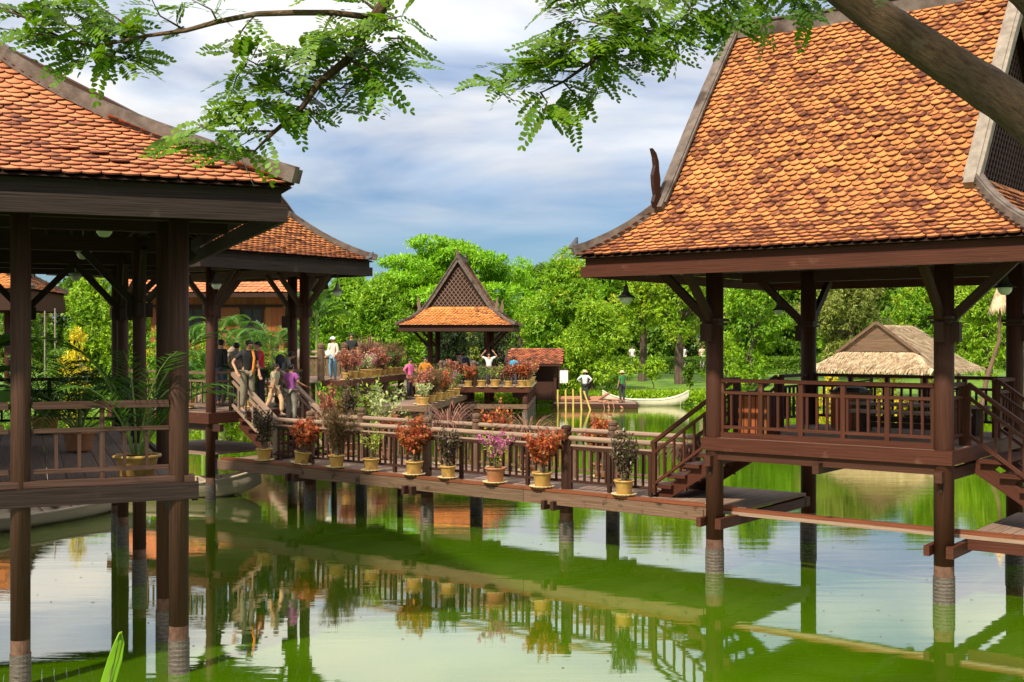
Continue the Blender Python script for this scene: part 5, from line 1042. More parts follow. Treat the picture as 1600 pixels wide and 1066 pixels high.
# ------------------------------------------------------------ overhanging tree: thick limb from the right, thin branches hanging into the top of the view
def near_tree():
    base = Vector((5.6, 5.2, 0)); r = empty('overhanging_tree', (base.x, base.y, .1), 0, 'near tree leaning in from the right, thick bare limb and leafy branches across the top', 'tree')
    off = Vector((base.x, base.y, .1)); b = MB(); Q = lambda x, y, D: px(x, y, D)-off
    J = Q(1700, 262, 6.2)
    def rough(path, rad, n=30):
        P = [Vector(p) for p in path]; out = []; rr = []; ph = [rnd.uniform(0, 6.28) for _ in range(9)]
        for i in range(len(P)-1):
            m = max(3, int((P[i+1]-P[i]).length/.035)); p0 = P[max(i-1, 0)]; p3 = P[min(i+2, len(P)-1)]
            for q in range(m):
                t = q/m; out.append(.5*((2*P[i])+(P[i+1]-p0)*t+(2*p0-5*P[i]+4*P[i+1]-p3)*t*t+(3*P[i]-p0-3*P[i+1]+p3)*t**3)); rr.append(rad[i]+(rad[i+1]-rad[i])*t)
        o = len(b.v); b.tube(out, rr, n)
        for i in range(len(out)):
            for k in range(n):
                v = Vector(b.v[o+i*n+k]); d = v-out[i]; a = 6.28*k/n; s_ = i*.035
                f = 1+.035*math.sin(3*a+s_*4+ph[0])+.025*math.sin(7*a-s_*9+ph[1])+.022*math.sin(13*a+s_*21+ph[2]+2*math.sin(s_*6))+.03*math.sin(s_*5.3+ph[3])*math.sin(a+ph[4])+rnd.uniform(-.016, .016)
                for c_, sc, kk in ((2.9, .10, 1.2), (4.6, .12, 3.4), (6.1, .09, 5.0)): f += sc*math.exp(-((s_-c_)/.10)**2-(((a-kk+3.14) % 6.28-3.14)/.45)**2)
                b.v[o+i*n+k] = tuple(out[i]+d*f)
    rough([(0, 0, -.4), (-.05, .0, 1.2), (-.25, .25, 2.8), Q(1850, 370, 6.0), J, Q(1600, 178, 6.5), Q(1500, 112, 6.8), Q(1400, 46, 7.0), Q(1300, -30, 7.2), Q(1200, -120, 7.2), Q(1090, -210, 7.1)], [.28, .24, .21, .17, .148, .125, .115, .107, .100, .09, .08])
    b.tube([Q(1850, 370, 6.0), Q(1700, 90, 6.4), Q(1600, -8, 6.6), Q(1530, -60, 6.7), Q(1400, -190, 6.8)], [.16, .10, .075, .06, .04], 10)
    # branches that drop into view
    b.tube([Q(1200, -120, 7.2), Q(1120, -90, 6.9), Q(1060, -60, 6.7), Q(1010, 0, 6.6), Q(968, 58, 6.6), Q(920, 100, 6.6), Q(880, 128, 6.6), Q(845, 145, 6.6)], [.05, .035, .026, .021, .016, .011, .007, .004], 8)
    b.tube([Q(1090, -210, 7.1), Q(850, -240, 6.6), Q(680, -150, 6.3), Q(605, 0, 6.2), Q(575, 42, 6.2), Q(545, 92, 6.2), Q(500, 128, 6.2), Q(472, 168, 6.2), Q(430, 205, 6.2), Q(398, 236, 6.2)], [.075, .06, .045, .034, .030, .024, .019, .015, .011, .005], 10)
    b.tube([Q(577, 27, 6.2), Q(520, 20, 6.15), Q(460, 20, 6.1), Q(400, 22, 6.1), Q(340, 34, 6.1), Q(290, 48, 6.1), Q(230, 56, 6.1), Q(150, 73, 6.1), Q(100, 62, 6.1), Q(40, 28, 6.1), Q(-20, 5, 6.1)], [.018, .016, .016, .015, .014, .012, .010, .008, .007, .006, .004], 8)
    tw = [  # (pixel path, depth, leaves)
        ([(545, 92), (500, 82), (455, 75), (400, 85)], 9), ([(560, 70), (590, 85), (612, 100), (630, 100)], 7), ([(575, 42), (605, 30), (630, 25)], 5), ([(500, 128), (450, 112), (400, 100), (355, 78)], 9),
        ([(500, 128), (530, 140), (560, 120), (600, 105)], 7), ([(472, 168), (430, 160), (380, 165), (320, 172)], 10), ([(430, 205), (380, 205), (330, 205), (300, 190)], 8), ([(398, 236), (350, 232), (300, 222), (255, 218)], 9), ([(472, 168), (500, 180), (530, 165), (545, 140)], 7),
        ([(545, 92), (575, 110), (590, 130), (560, 150)], 6), ([(520, 20), (500, 60), (470, 90)], 6), ([(590, 20), (560, -5), (500, -15)], 5), ([(400, 22), (380, 45), (365, 70)], 3), ([(385, 100), (370, 120), (360, 150)], 4), ([(545, 92), (520, 60), (560, 40)], 6), ([(455, 150), (425, 130), (390, 135)], 6), ([(600, 60), (625, 60), (640, 75)], 4),
        ([(150, 73), (120, 50), (80, 20), (60, -10)], 9), ([(100, 62), (70, 55), (40, 50), (5, 45)], 7), ([(230, 56), (200, 40), (170, 20), (140, 0)], 8), ([(150, 73), (170, 88), (200, 92), (215, 85)], 7), ([(230, 56), (215, 75), (190, 100)], 5), ([(40, 28), (20, 15), (0, 5)], 5), ([(170, 50), (130, 30), (100, 5)], 7), ([(120, 68), (110, 90), (125, 100)], 3), ([(290, 48), (250, 25), (235, -5)], 4), ([(340, 34), (330, 15), (300, 0)], 4), ([(200, 60), (150, 40), (120, 40)], 5),
        ([(1010, 0), (960, -8), (900, 5), (850, 15)], 9), ([(990, 28), (950, 40), (900, 30), (860, 50)], 10), ([(968, 58), (920, 60), (880, 70), (840, 60)], 9), ([(920, 100), (870, 95), (820, 100), (780, 100)], 9), ([(880, 128), (830, 125), (780, 130), (740, 122)], 9), ([(845, 145), (855, 160), (850, 175)], 4), ([(880, 128), (900, 150), (890, 170)], 5), ([(920, 100), (940, 120), (935, 140)], 4), ([(968, 58), (1000, 75), (1035, 80)], 6), ([(985, 40), (1020, 50), (1050, 45), (1060, 60)], 7), ([(940, 85), (960, 105), (1000, 100)], 5), ([(900, 112), (860, 110), (850, 90)], 5), ([(1010, 0), (1000, 30), (960, 20)], 7), ([(1005, 10), (970, 60), (930, 80)], 7),
        ([(1060, -60), (1060, -20), (1080, 20), (1110, 40)], 10), ([(1100, -75), (1120, -20), (1140, 20), (1150, 45)], 10), ([(1150, -100), (1180, -30), (1190, 10), (1215, 22)], 8), ([(1200, -120), (1240, -50), (1250, 0), (1270, 18)], 8), ([(1080, 20), (1060, 30), (1045, 50)], 5), ([(1180, -30), (1220, -15), (1260, -5)], 6), ([(1400, -190), (1400, -60), (1390, 0)], 2), ([(940, -10), (900, -20), (860, -10)], 5)]
    rs = random.Random(5); V = []
    for path, nl in tw:
        D = 6.2 if path[0][0] < 700 else 6.6; P = []
        for j, (x, y) in enumerate(path): P.append(np.array(Q(x, y, D+rs.uniform(-.22, .22)*(j > 0))))
        b.tube([tuple(p) for p in P], list(np.linspace(.0065, .0025, len(P))), 5)
        nl = int(nl*2.4)
        for k in range(nl):
            f = (k+rs.random())/nl*(len(P)-1); i = min(len(P)-2, int(f)); q = P[i]+(P[i+1]-P[i])*(f-i); t = unit(P[i+1]-P[i])
            az = rs.uniform(0, 6.28); d0 = unit(t*.7+np.array([math.cos(az), math.sin(az)*.8, rs.uniform(-.5, .25)])); L = rs.uniform(.13, .22); npair = rs.randint(6, 9)
            up = unit(np.array([rs.gauss(0, .5), rs.gauss(-.9, .6), 1])); s = unit(np.cross(d0, up)); nn = np.cross(s, d0)
            for j in range(npair+1):
                g = (j+.6)/(npair+.6); c = q+d0*L*g+np.array([0, 0, -.05*g*g*L*4]); ll = .043*(.7+.55*math.sin(math.pi*min(.9, g)))*rs.uniform(.85, 1.1)
                for sg in (-1, 1):
                    if j == npair and sg == 1: dd = d0
                    else: dd = unit(s*sg*.9+d0*.42+nn*rs.uniform(-.15, .15))
                    wv = unit(np.cross(dd, nn))*ll*.27
                    V.append([c, c+dd*ll*.35+wv*.75, c+dd*ll*.75+wv, c+dd*ll, c+dd*ll*.75-wv, c+dd*ll*.35-wv*.75])
    b.build('trunk', 'bark_near', r, smooth=True)
    crown(r, [(-3.0, -.6, 8.2, 1.7, 1.5, .7), (-4.6, -.2, 8.6, 1.6, 1.6, .7), (-1.6, -1.2, 8.0, 1.6, 1.5, .8), (-3.6, -2.0, 8.8, 1.8, 1.5, .8), (-.4, .2, 7.4, 1.6, 1.6, 1.0)], 16, .16, .07, 'leaf_near', name='crown')  # unseen upper crown, added on the sun side to shade the limb
    nmesh('foliage', np.array(V).reshape(-1, 3), 6, 'leaf_near', r)
near_tree()
def near_leaf():
    c = px(160, 1066, 4.2); r = empty('banana_plant', (c.x-.05, 4.2, .1), 0, 'single rolled bright green leaf rising into the lower left corner', 'plant'); o = Vector((c.x-.05, 4.2, .1)); Q = lambda x, y, D: px(x, y, D)-o
    L = [(148, 1100), (158, 1066), (168, 1034), (178, 1008), (187, 989)]; Rr = [(176, 1100), (180, 1066), (190, 1030), (193, 1005), (189, 990)]
    V = []; Fc = []
    for k in range(5):
        l = Q(*L[k], 4.2); q = Q(*Rr[k], 4.22); m_ = l.lerp(q, .62)+Vector((0, .02, 0)); V += [l, m_, q]
    for k in range(4): a = k*3; Fc += [(a, a+1, a+4, a+3), (a+1, a+2, a+5, a+4)]
    b = MB(); b.add(V, Fc); f = b.build('leaf', 'leaf_lime_near', r, smooth=True); sm = f.modifiers.new('solid', 'SOLIDIFY'); sm.thickness = .004
    b = MB(); b.tube([(0, 0, -.2), (.01, 0, 1.4), Q(162, 1100, 4.21)], [.05, .03, .008], 8); b.tube([Q(162, 1100, 4.215), Q(178, 1034, 4.225), Q(188, 990, 4.215)], [.006, .004, .001], 6); b.build('stem', 'stem_green', r)
    # the hidden lower leaves of the same plant
    rs = random.Random(3); n = 7; C = np.array([[0, 0, .9+.15*k] for k in range(n)]); D = sph(n); D[:, 2] = .5; D[:, 1] = -np.abs(D[:, 1]); leaves('lower_leaf', C, D, .7, .2, 'leaf_palm', r)
leafmat('leaf_lime_near', (.20, .42, .02), (.28, .48, .03), scale=6, trans=.4, isl=0)
near_leaf()
hedge_and_cover(); floating()
# ------------------------------------------------------------ people
M['skin'] = mat('brown_skin', (.30, .15, .085), (.36, .19, .115), rough=.55); M['hair'] = mat('black_hair', (.012, .009, .008), rough=.4); M['lips'] = mat('dark_lips', (.16, .05, .04), rough=.5)
CL = {}
def cloth(c):
    if c not in CL: CL[c] = mat('cloth_%02x%02x%02x' % tuple(int(min(1, v)*255) for v in c), c, tuple(v*.8 for v in c), scale=14, rough=.85, bump=.4, bscale=9)
    return CL[c]
def skinmesh(name, vs, es, rad, m, parent, sub=1):
    me = bpy.data.meshes.new(name); me.from_pydata([tuple(v) for v in vs], es, []); o = bpy.data.objects.new(name, me); col.objects.link(o)
    k = o.modifiers.new('skin', 'SKIN'); k.use_smooth_shade = True; sv_ = me.skin_vertices[0].data
    for i, r in enumerate(rad): sv_[i].radius = r if isinstance(r, tuple) else (r, r)
    sv_[0].use_root = True
    u = o.modifiers.new('sub', 'SUBSURF'); u.levels = sub; u.render_levels = sub
    dg = bpy.context.evaluated_depsgraph_get(); nm = bpy.data.meshes.new_from_object(o.evaluated_get(dg)); o.modifiers.clear(); o.data = nm; nm.name = name; nm.materials.clear(); nm.materials.append(m); o.parent = parent
    nm.polygons.foreach_set('use_smooth', [True]*len(nm.polygons)); bpy.data.meshes.remove(me); return o
def person(loc, rz, h, label, shirt, trousers, hat=None, lean=0, arms=None, legs=None, sleeve=.55, longhair=False, group=None, shorts=False, skirt=False, sit=0, extra=None, hairc=None, headturn=0):
    r = empty('person', loc, rz, label, 'person', group); s = h/1.65; V3 = Vector
    A = {'L': ((.05, .02, -.27), (.07, -.05, -.50)), 'R': ((-.05, .02, -.27), (-.07, -.05, -.50))}; A.update(arms or {})
    Lg = {'L': ((.015, -.02, -.41), (.02, .02, -.82)), 'R': ((-.015, -.02, -.41), (-.02, .02, -.82))}; Lg.update(legs or {})
    hz = .90-sit; piv = V3((0, 0, hz)); rot = Matrix.Rotation(lean, 3, 'X')     # positive = forward (towards -Y)
    up = lambda x, y, z: (piv+rot @ V3((x, y, z-.90)))*s
    pel, wai, che, nb_, nk, hd, ht = up(0, 0, .95), up(0, .0, 1.09), up(0, .0, 1.27), up(0, .01, 1.385), up(0, 0, 1.44), up(0, -.012, 1.52), up(0, -.01, 1.59)
    vs = [pel, wai, che, nb_, nk, hd, ht]; rad = [(.125*s, .095*s), (.115*s, .08*s), (.135*s, .095*s), (.07*s, .06*s), .048*s, (.072*s, .083*s), (.062*s, .072*s)]; es = [(0, 1), (1, 2), (2, 3), (3, 4), (4, 5), (5, 6)]
    def av(v, rr): vs.append(v); rad.append(rr); return len(vs)-1
    J = {}
    chin = av(hd+V3((0, -.05, -.055))*s, .03*s); es.append((5, chin))
    nose = av(hd+V3((0, -.098, -.005))*s, .011*s); es.append((5, nose))
    for k, sg in (('L', 1), ('R', -1)):
        sh = up(sg*.165, .01, 1.345); e, w = (V3(a)*s for a in A[k]); a = av(sh, .052*s); b = av(sh+e*.5, .046*s); c = av(sh+e, .037*s); d = av(sh+w, .026*s); es += [(2, a), (a, b), (b, c), (c, d)]
        f = (w-e).normalized(); side = f.cross(V3((0, 1, .01))).normalized(); pm = av(sh+w+f*.05*s, (.034*s, .020*s)); es.append((d, pm))
        for q in range(4):
            L_ = (.072, .085, .080, .062)[q]*s; o_ = side*((q-1.5)*.019*s); p1 = av(sh+w+f*.09*s+o_, .0092*s); p2 = av(sh+w+f*(.09*s+L_*.55)+o_+V3((0, -.012*s, 0)), .0085*s); p3 = av(sh+w+f*(.09*s+L_*.9)+o_+V3((0, -.03*s, 0)), .007*s); es += [(pm, p1), (p1, p2), (p2, p3)]
        t1 = av(sh+w+f*.035*s-side*.038*s, .010*s); t2 = av(sh+w+f*.075*s-side*.052*s+V3((0, -.012*s, 0)), .008*s); es += [(d, t1), (t1, t2)]
        J[k] = (sh, sh+e, sh+w)
        hp = (piv+V3((sg*.085, 0, -.02)))*s; kn, an = (V3(a)*s for a in Lg[k]); i0 = av(hp, .085*s); i1 = av(hp+kn, .055*s); i2 = av(hp+kn.lerp(an, .35), .055*s); i3 = av(hp+an, .036*s); i4 = av(hp+an+V3((0, -.05, -.045))*s, (.036*s, .03*s)); i5 = av(hp+an+V3((0, -.15, -.055))*s, (.038*s, .022*s)); es += [(0, i0), (i0, i1), (i1, i2), (i2, i3), (i3, i4), (i4, i5)]
        J[k+'l'] = (hp, hp+kn, hp+an)
    body = skinmesh('body', vs, es, rad, M['skin'], r)
    # garments
    g = [up(0, 0, .90), up(0, 0, .98), wai, che, nb_]; gr = [(.158*s, .130*s), (.150*s, .122*s), (.138*s, .108*s), (.155*s, .118*s), (.085*s, .075*s)]; ge = [(0, 1), (1, 2), (2, 3), (3, 4)]
    for k in 'LR':
        sh, el, wr = J[k]; n0 = len(g); g.append(sh); gr.append(.068*s); ge.append((3, n0))
        if sleeve <= .6: g.append(sh.lerp(el, .75)); gr.append(.062*s); ge.append((n0, n0+1))
        else: g += [el, el.lerp(wr, .85)]; gr += [.052*s, .042*s]; ge += [(n0, n0+1), (n0+1, n0+2)]
    skinmesh('shirt', g, ge, gr, cloth(shirt), r)
    if skirt:
        b = MB(); b.lathe([(.13*s, hz*s+.06), (.17*s, hz*s-.12), (.20*s, (hz-.5)*s), (.195*s, (hz-.52)*s)], n=16, cap=False); b.build('skirt', cloth(trousers), r, smooth=True)
    else:
        g = [(piv+V3((0, 0, .06)))*s]; gr = [(.142*s, .112*s)]; ge = []
        for k in 'LR':
            hp, kn, an = J[k+'l']; n0 = len(g); e_ = kn.lerp(an, .15) if shorts else an+V3((0, 0, .03*s)); g += [hp, kn, e_]; gr += [.105*s, .075*s, .062*s]; ge += [(0, n0), (n0, n0+1), (n0+1, n0+2)]
        skinmesh('trousers', g, ge, gr, cloth(trousers), r)
    for k in 'LR':
        an = J[k+'l'][2]; b = MB(); b.tube([an+V3((0, .05, -.055))*s, an+V3((0, -.06, -.062))*s, an+V3((0, -.18, -.068))*s], [.038*s, .042*s, .030*s], 8); b.build('shoe', cloth((.08, .07, .07)), r, smooth=True)
    hm = M['hair'] if not hairc else cloth(hairc); ax = (rot @ V3((0, 0, 1))); c = hd+(V3((0, .018, .03)))*s
    b = MB(); V = []; nseg = 14; prof = [(.0, .085), (.045, .078), (.078, .048), (.090, .0), (.084, -.045)]+([(.080, -.12), (.06, -.2)] if longhair else [(.06, -.06)])
    F_ = []
    for (rr, zz) in prof:
        for q in range(nseg):
            t = 2*math.pi*q/nseg; fr = -math.sin(t)  # front is -Y
            z2 = max(zz, .018) if fr > .35 else zz; V.append(c+rot @ V3((rr*math.cos(t), rr*math.sin(t)*1.08, z2))*s)
    for i in range(len(prof)-1):
        for q in range(nseg): F_.append((i*nseg+q, i*nseg+(q+1) % nseg, (i+1)*nseg+(q+1) % nseg, (i+1)*nseg+q))
    b.add(V, F_); b.build('hair', hm, r, smooth=True)
    b = MB()
    for sg in (-1, 1):
        p = hd+rot @ V3((sg*.030, -.076, .012))*s; b.lathe([(.001, -.006*s), (.009*s, 0), (.001, .006*s)], p, 6)
    fc = b.build('eyes', 'hair', body)
    b = MB(); p = hd+rot @ V3((0, -.076, -.040))*s; b.beam(p-V3((.02*s, 0, 0)), p+V3((.02*s, 0, 0)), .012*s, .010*s); b.build('mouth', 'lips', body)
    for sg in (-1, 1): b = MB(); p = hd+rot @ V3((sg*.078, .01, 0))*s; b.lathe([(.002, -.028*s), (.014*s, -.01*s), (.014*s, .012*s), (.002, .028*s)], p, 6); b.build('ear', 'skin', body)
    if hat == 'cap':
        b = MB(); b.lathe([(.098*s, -.02*s), (.100*s, .03*s), (.075*s, .075*s), (.01, .095*s)], c+V3((0, -.01, .015))*s, 14, cap=False); q = c+V3((0, -.14, .012))*s; b.prism([(-.06*s, 0), (.06*s, 0), (.045*s, -.08*s), (-.045*s, -.08*s)], (1, 0, 0), (0, 1, -.25), c+V3((0, -.085, .0))*s, .008); b.build('cap', cloth((.72, .76, .82)), r, smooth=False)
    elif hat == 'straw':
        b = MB(); b.lathe([(.20*s, -.02*s), (.105*s, .005*s), (.09*s, .06*s), (.07*s, .095*s), (.01, .10*s)], c+V3((0, 0, .03))*s, 16, cap=False); b.build('hat', cloth((.55, .42, .24)), r)
    if extra: extra(r, s, J, up)
    return r
def CL_(x, y, z): return Vector((CO.x+x*math.cos(AR)-y*math.sin(AR), CO.y+x*math.sin(AR)+y*math.cos(AR), z))
def cx_at(xp, yl, z):     # point on the middle-left pavilion deck on picture column xp at local row yl
    a, p = at_x(xp, .31+yl, z); return p
WHITE = (.62, .62, .60)
def people():
    def scarf(r, s, J, up): b = MB(); b.tube([up(.06, -.06, 1.42), up(.09, -.13, 1.25), up(.08, -.14, 1.0), up(.08, -.13, .86)], .028*s, 7); b.build('scarf', cloth((.75, .25, .04)), r, smooth=True)
    def bag(c, x=.2, z=.98, sz=.13):
        def f(r, s, J, up):
            b = MB(); b.lathe([(.01, -sz), (sz*.8, -sz*.7), (sz, 0), (sz*.7, sz*.7), (.02, sz)], up(x, -.06, z), 12); q = b.build('shoulder_bag', cloth(c), r, smooth=True); b = MB(); b.tube([up(x, -.08, z+sz*.8), up(x*.5, -.12, 1.25), up(-x*.4, -.03, 1.42)], .014*s, 5); b.build('strap', cloth(c), q)
        return f
    def backpack(r, s, J, up): b = MB(); c = up(0, .15, 1.2); b.lathe([(.04, -.2*s), (.12*s, -.17*s), (.13*s, 0), (.11*s, .15*s), (.03, .2*s)], c, 12); b.build('backpack', cloth((.03, .03, .04)), r, smooth=True)
    akimbo = {'R': ((-.22, .10, -.18), (-.05, -.06, -.34)), 'L': ((.22, .10, -.18), (.05, -.06, -.34))}
    g = 'visitors on the middle-left pavilion'
    person(cx_at(386, .55, 2.02), R(35), 1.66, 'man in a black shirt and orange scarf leaning his hand on the stair rail', (.02, .02, .022), (.20, .17, .12), lean=R(12), arms={'R': ((-.20, .04, -.22), (-.18, -.16, -.42)), 'L': ((.06, .02, -.27), (.05, -.12, -.48))}, extra=scarf, group=g)
    person(cx_at(428, 1.05, 1.90), R(70), 1.22, 'boy in a beige shirt and tan trousers stepping down the pavilion stairs', (.32, .27, .17), (.55, .36, .20), lean=R(8), arms={'R': ((-.03, -.10, -.25), (-.02, -.02, -.48)), 'L': ((.03, .12, -.24), (.02, .0, -.46))}, legs={'L': ((.01, -.22, -.36), (.0, -.22, -.78)), 'R': ((-.01, .10, -.40), (0, .30, -.74))}, group=g)
    person(cx_at(455, 1.55, 1.72), R(150), 1.38, 'person in a purple top and patterned shorts standing behind the boy', (.28, .07, .26), (.22, .20, .16), arms={'L': ((.08, -.02, -.22), (.05, -.22, -.30)), 'R': ((-.08, -.02, -.22), (-.1, -.2, -.3))}, shorts=False, longhair=False, group=g)
    person(cx_at(408, 1.75, 2.02), R(-60), 1.62, 'woman in a red long sleeved top with her hair tied up', (.42, .025, .045), (.02, .02, .025), sleeve=1, lean=R(8), arms={'L': ((.08, -.12, -.22), (.02, -.3, -.22)), 'R': ((-.08, -.12, -.22), (-.02, -.3, -.25))}, group=g)
    person(cx_at(370, 2.2, 2.02), R(160), 1.58, 'person in a grey shirt standing behind the man with the scarf', (.30, .25, .22), (.05, .05, .06), group=g)
    person(cx_at(346, 1.7, 2.02), R(140), 1.66, 'person in a black top with the back turned beside the front post', (.015, .015, .018), (.06, .07, .10), sleeve=1, group=g)
    person(cx_at(434, 2.3, 2.0), R(110), 1.5, 'person in a black and white top bending beside the dark post', (.16, .16, .16), (.03, .03, .03), lean=R(38), extra=backpack, hat='none', group=g)
    q = px(520, 590, 44.3); person((q.x, 44.3, DG), R(-25), 1.62, 'woman in a white cap and jeans with a white shoulder bag on the raised landing', (.62, .50, .42), (.16, .30, .42), hat='cap', sleeve=1, arms={'L': ((.06, .0, -.26), (.02, -.14, -.42)), 'R': ((-.06, .02, -.26), (-.02, -.16, -.40))}, extra=bag((.62, .62, .56), -.14, 1.0, .15))
    q = px(549, 590, 46.2); person((q.x, 46.2, DG), R(10), 1.76, 'young man in a black polo shirt with yellow sleeve stripes behind a log post', (.02, .02, .022), (.05, .06, .09))
    person((px(640, 0, 49.5).x, 49.5, 1.15), R(60), 1.70, 'woman in a pink jacket standing behind the potted flowers', (.62, .12, .28), (.04, .03, .04), sleeve=1, arms={'L': ((.10, -.06, -.22), (-.02, -.2, -.20)), 'R': ((-.14, .06, -.2), (-.06, -.02, -.36))}, extra=None)
    person((px(664, 0, 50.5).x, 50.5, 1.15), R(20), 1.74, 'woman in a mustard jacket and pale trousers beside the flower cluster', (.48, .17, .02), (.55, .48, .42), sleeve=1, arms={'L': ((.16, -.04, -.2), (.34, -.10, -.34)), 'R': ((-.07, .02, -.26), (-.08, -.05, -.5))})
    g = 'visitors under the distant pavilion'
    person((px(764, 0, 55).x, 55, DE), R(5), 1.55, 'man in a white shirt stretching both arms behind his head at the deck rail', WHITE, (.05, .05, .07), arms={'L': ((.24, -.02, .10), (.08, .02, .30)), 'R': ((-.24, -.02, .10), (-.08, .02, .30))}, group=g)
    person((px(803, 0, 54.6).x, 54.6, DE), R(170), 1.38, 'person in bright blue, back turned, at the right end of the distant deck', (.03, .28, .50), (.05, .06, .09), group=g)
    person((px(684, 0, 57).x, 57, DE), R(80), 1.6, 'person in a white shirt bent far forward by the left pavilion post', WHITE, (.05, .05, .06), lean=R(62), group=g)
    person((px(703, 0, 57.5).x, 57.5, DE), R(100), 1.62, 'stooping person in dark clothes next to the bent white shirt', (.04, .04, .05), (.04, .16, .34), lean=R(35), group=g)
    person((px(722, 0, 58).x, 58, DE), R(30), 1.62, 'person in a light blue shirt under the middle of the distant roof', (.42, .48, .58), (.04, .04, .05), group=g)
    person((px(732, 0, 57).x, 57, DE), R(-60), 1.55, 'person in navy leaning towards the middle of the distant pavilion', (.03, .04, .09), (.05, .05, .06), lean=R(30), group=g)
    person((px(748, 0, 57).x, 57, DE), R(-80), 1.66, 'person in a white shirt bending forward just left of the stretching man', WHITE, (.14, .12, .09), lean=R(65), group=g)
    g = 'workers on the raft'
    person((px(914, 0, 63.2).x, 63.2, .30), R(165), 1.66, 'worker in a pale shirt and straw hat with hands on hips on the raft', (.55, .58, .62), (.03, .03, .04), hat='straw', sleeve=1, arms=akimbo, group=g)
    person((px(972, 0, 62.6).x, 62.6, .30), R(-150), 1.66, 'worker in a green shirt and hat standing on the right end of the raft', (.04, .16, .04), (.03, .03, .04), hat='straw', group=g)
    g = 'people strolling beyond the hedge'
    for xp, D, c, lab in ((1068, 84, WHITE, 'distant walker in white beyond the hedge, left of the pale trunk'), (1097, 85, (.60, .45, .36), 'distant walker in pale orange beyond the hedge near the first pavilion post'), (988, 84, WHITE, 'distant person in white seen between the mango trunks')):
        person((px(xp, 0, D).x, D, float(ground_z(px(xp, 0, D).x, D))+.25), R(20), 1.7, lab, c, (.5, .48, .45), group=g)
    X = px(131, 0, 52).x; person((X, 52, float(ground_z(X, 52))), R(40), 1.6, 'distant person in blue beside the yellow shrub at left', (.05, .14, .35), (.04, .05, .10))
people()

# ------------------------------------------------------------ boats, raft, canoe
M['boat_grey'] = wood('bleached_boat_wood', (.28, .225, .165), (.44, .37, .29), rough=.8)
M['boat_in'] = wood('dirty_boat_inside', (.20, .15, .11), (.34, .27, .20), rough=.85)
M['canoe_white'] = mat('cream_painted_hull', (.50, .46, .36), (.58, .54, .43), scale=3, rough=.6)
M['bamboo'] = mat('yellow_bamboo', (.42, .30, .06), (.55, .40, .10), scale=6, rough=.5)
M['log'] = wood('red_brown_log', (.22, .10, .06), (.34, .17, .10), rough=.85)
def boat(name, label, loc, rz, L, W, H, sheer, m, m2, ribs=7, cat='boat', group=None, seats=3):
    r = empty(name, loc, rz, label, cat, group); n = 21; k = 9; V = []; I = []
    for i in range(n):
        t = -1+2*i/(n-1); w = W/2*(1-abs(t)**2.6)**.75+.015; top = H+sheer*abs(t)**3; bot = -.10+(sheer*.85+.1)*abs(t)**5
        for j in range(k):
            a = math.pi*j/(k-1); y = -math.cos(a)*w; z = top-(top-bot)*math.sin(a)**.75; V.append((t*L/2, y, z)); I.append((t*L/2*.985, y*.93, top-(top-bot-.03)*math.sin(a)**.75+.0))
    Fs = [(i*k+j, (i+1)*k+j, (i+1)*k+j+1, i*k+j+1) for i in range(n-1) for j in range(k-1)]
    b = MB(); b.add(V, Fs, [[(V[q][0], V[q][2]*4) for q in f] for f in Fs]); b.build('hull', m, r, smooth=True)
    b = MB(); b.add(I, [f[::-1] for f in Fs], [[(I[q][0], I[q][1]) for q in f] for f in Fs]); b.build('inner_hull', m2, r, smooth=True)
    for sd in (0, k-1):
        b = MB(); b.tube([V[i*k+sd] for i in range(n)], .028, 6); b.build('gunwale', m, r)
    for q in range(seats):
        t = -.5+q*1.0/max(1, seats-1); w = W*(1-abs(t)**2.6)**.75; b = MB(); b.box((t*L/2, 0, H-.06), (.2, w*.94, .03)); b.build('seat', m2, r)
    for q in range(ribs):
        t = -.8+1.6*q/(ribs-1); w = W/2*(1-abs(t)**2.6)**.75*.9; top = H+sheer*abs(t)**3; b = MB(); b.tube([(t*L/2, -math.cos(math.pi*j/8)*w, top-(top+.04)*math.sin(math.pi*j/8)**.75+.02) for j in range(9)], .02, 5); b.build('rib', m2, r)
    return r
boat('rowing_boat', 'old bleached wooden boat with open ribs moored behind the nearest pavilion posts', (-10.0, 23.3, .02), math.atan2(.86, .51), 6.6, 1.75, .27, .22, 'boat_grey', 'boat_in', 9, seats=2)
boat('rowing_boat', 'second grey wooden boat with its bow just left of the walkway head', (-8.4, 27.7, .02), R(2), 5.0, 1.4, .32, .30, 'boat_grey', 'boat_in', 8)
boat('canoe', 'long cream coloured canoe with an upswept prow floating by the grassy bank', (px(1008, 0, 64.6).x, 64.4, .03), R(-3), 4.7, .8, .30, .50, 'canoe_white', 'canoe_white', 5, 'canoe')
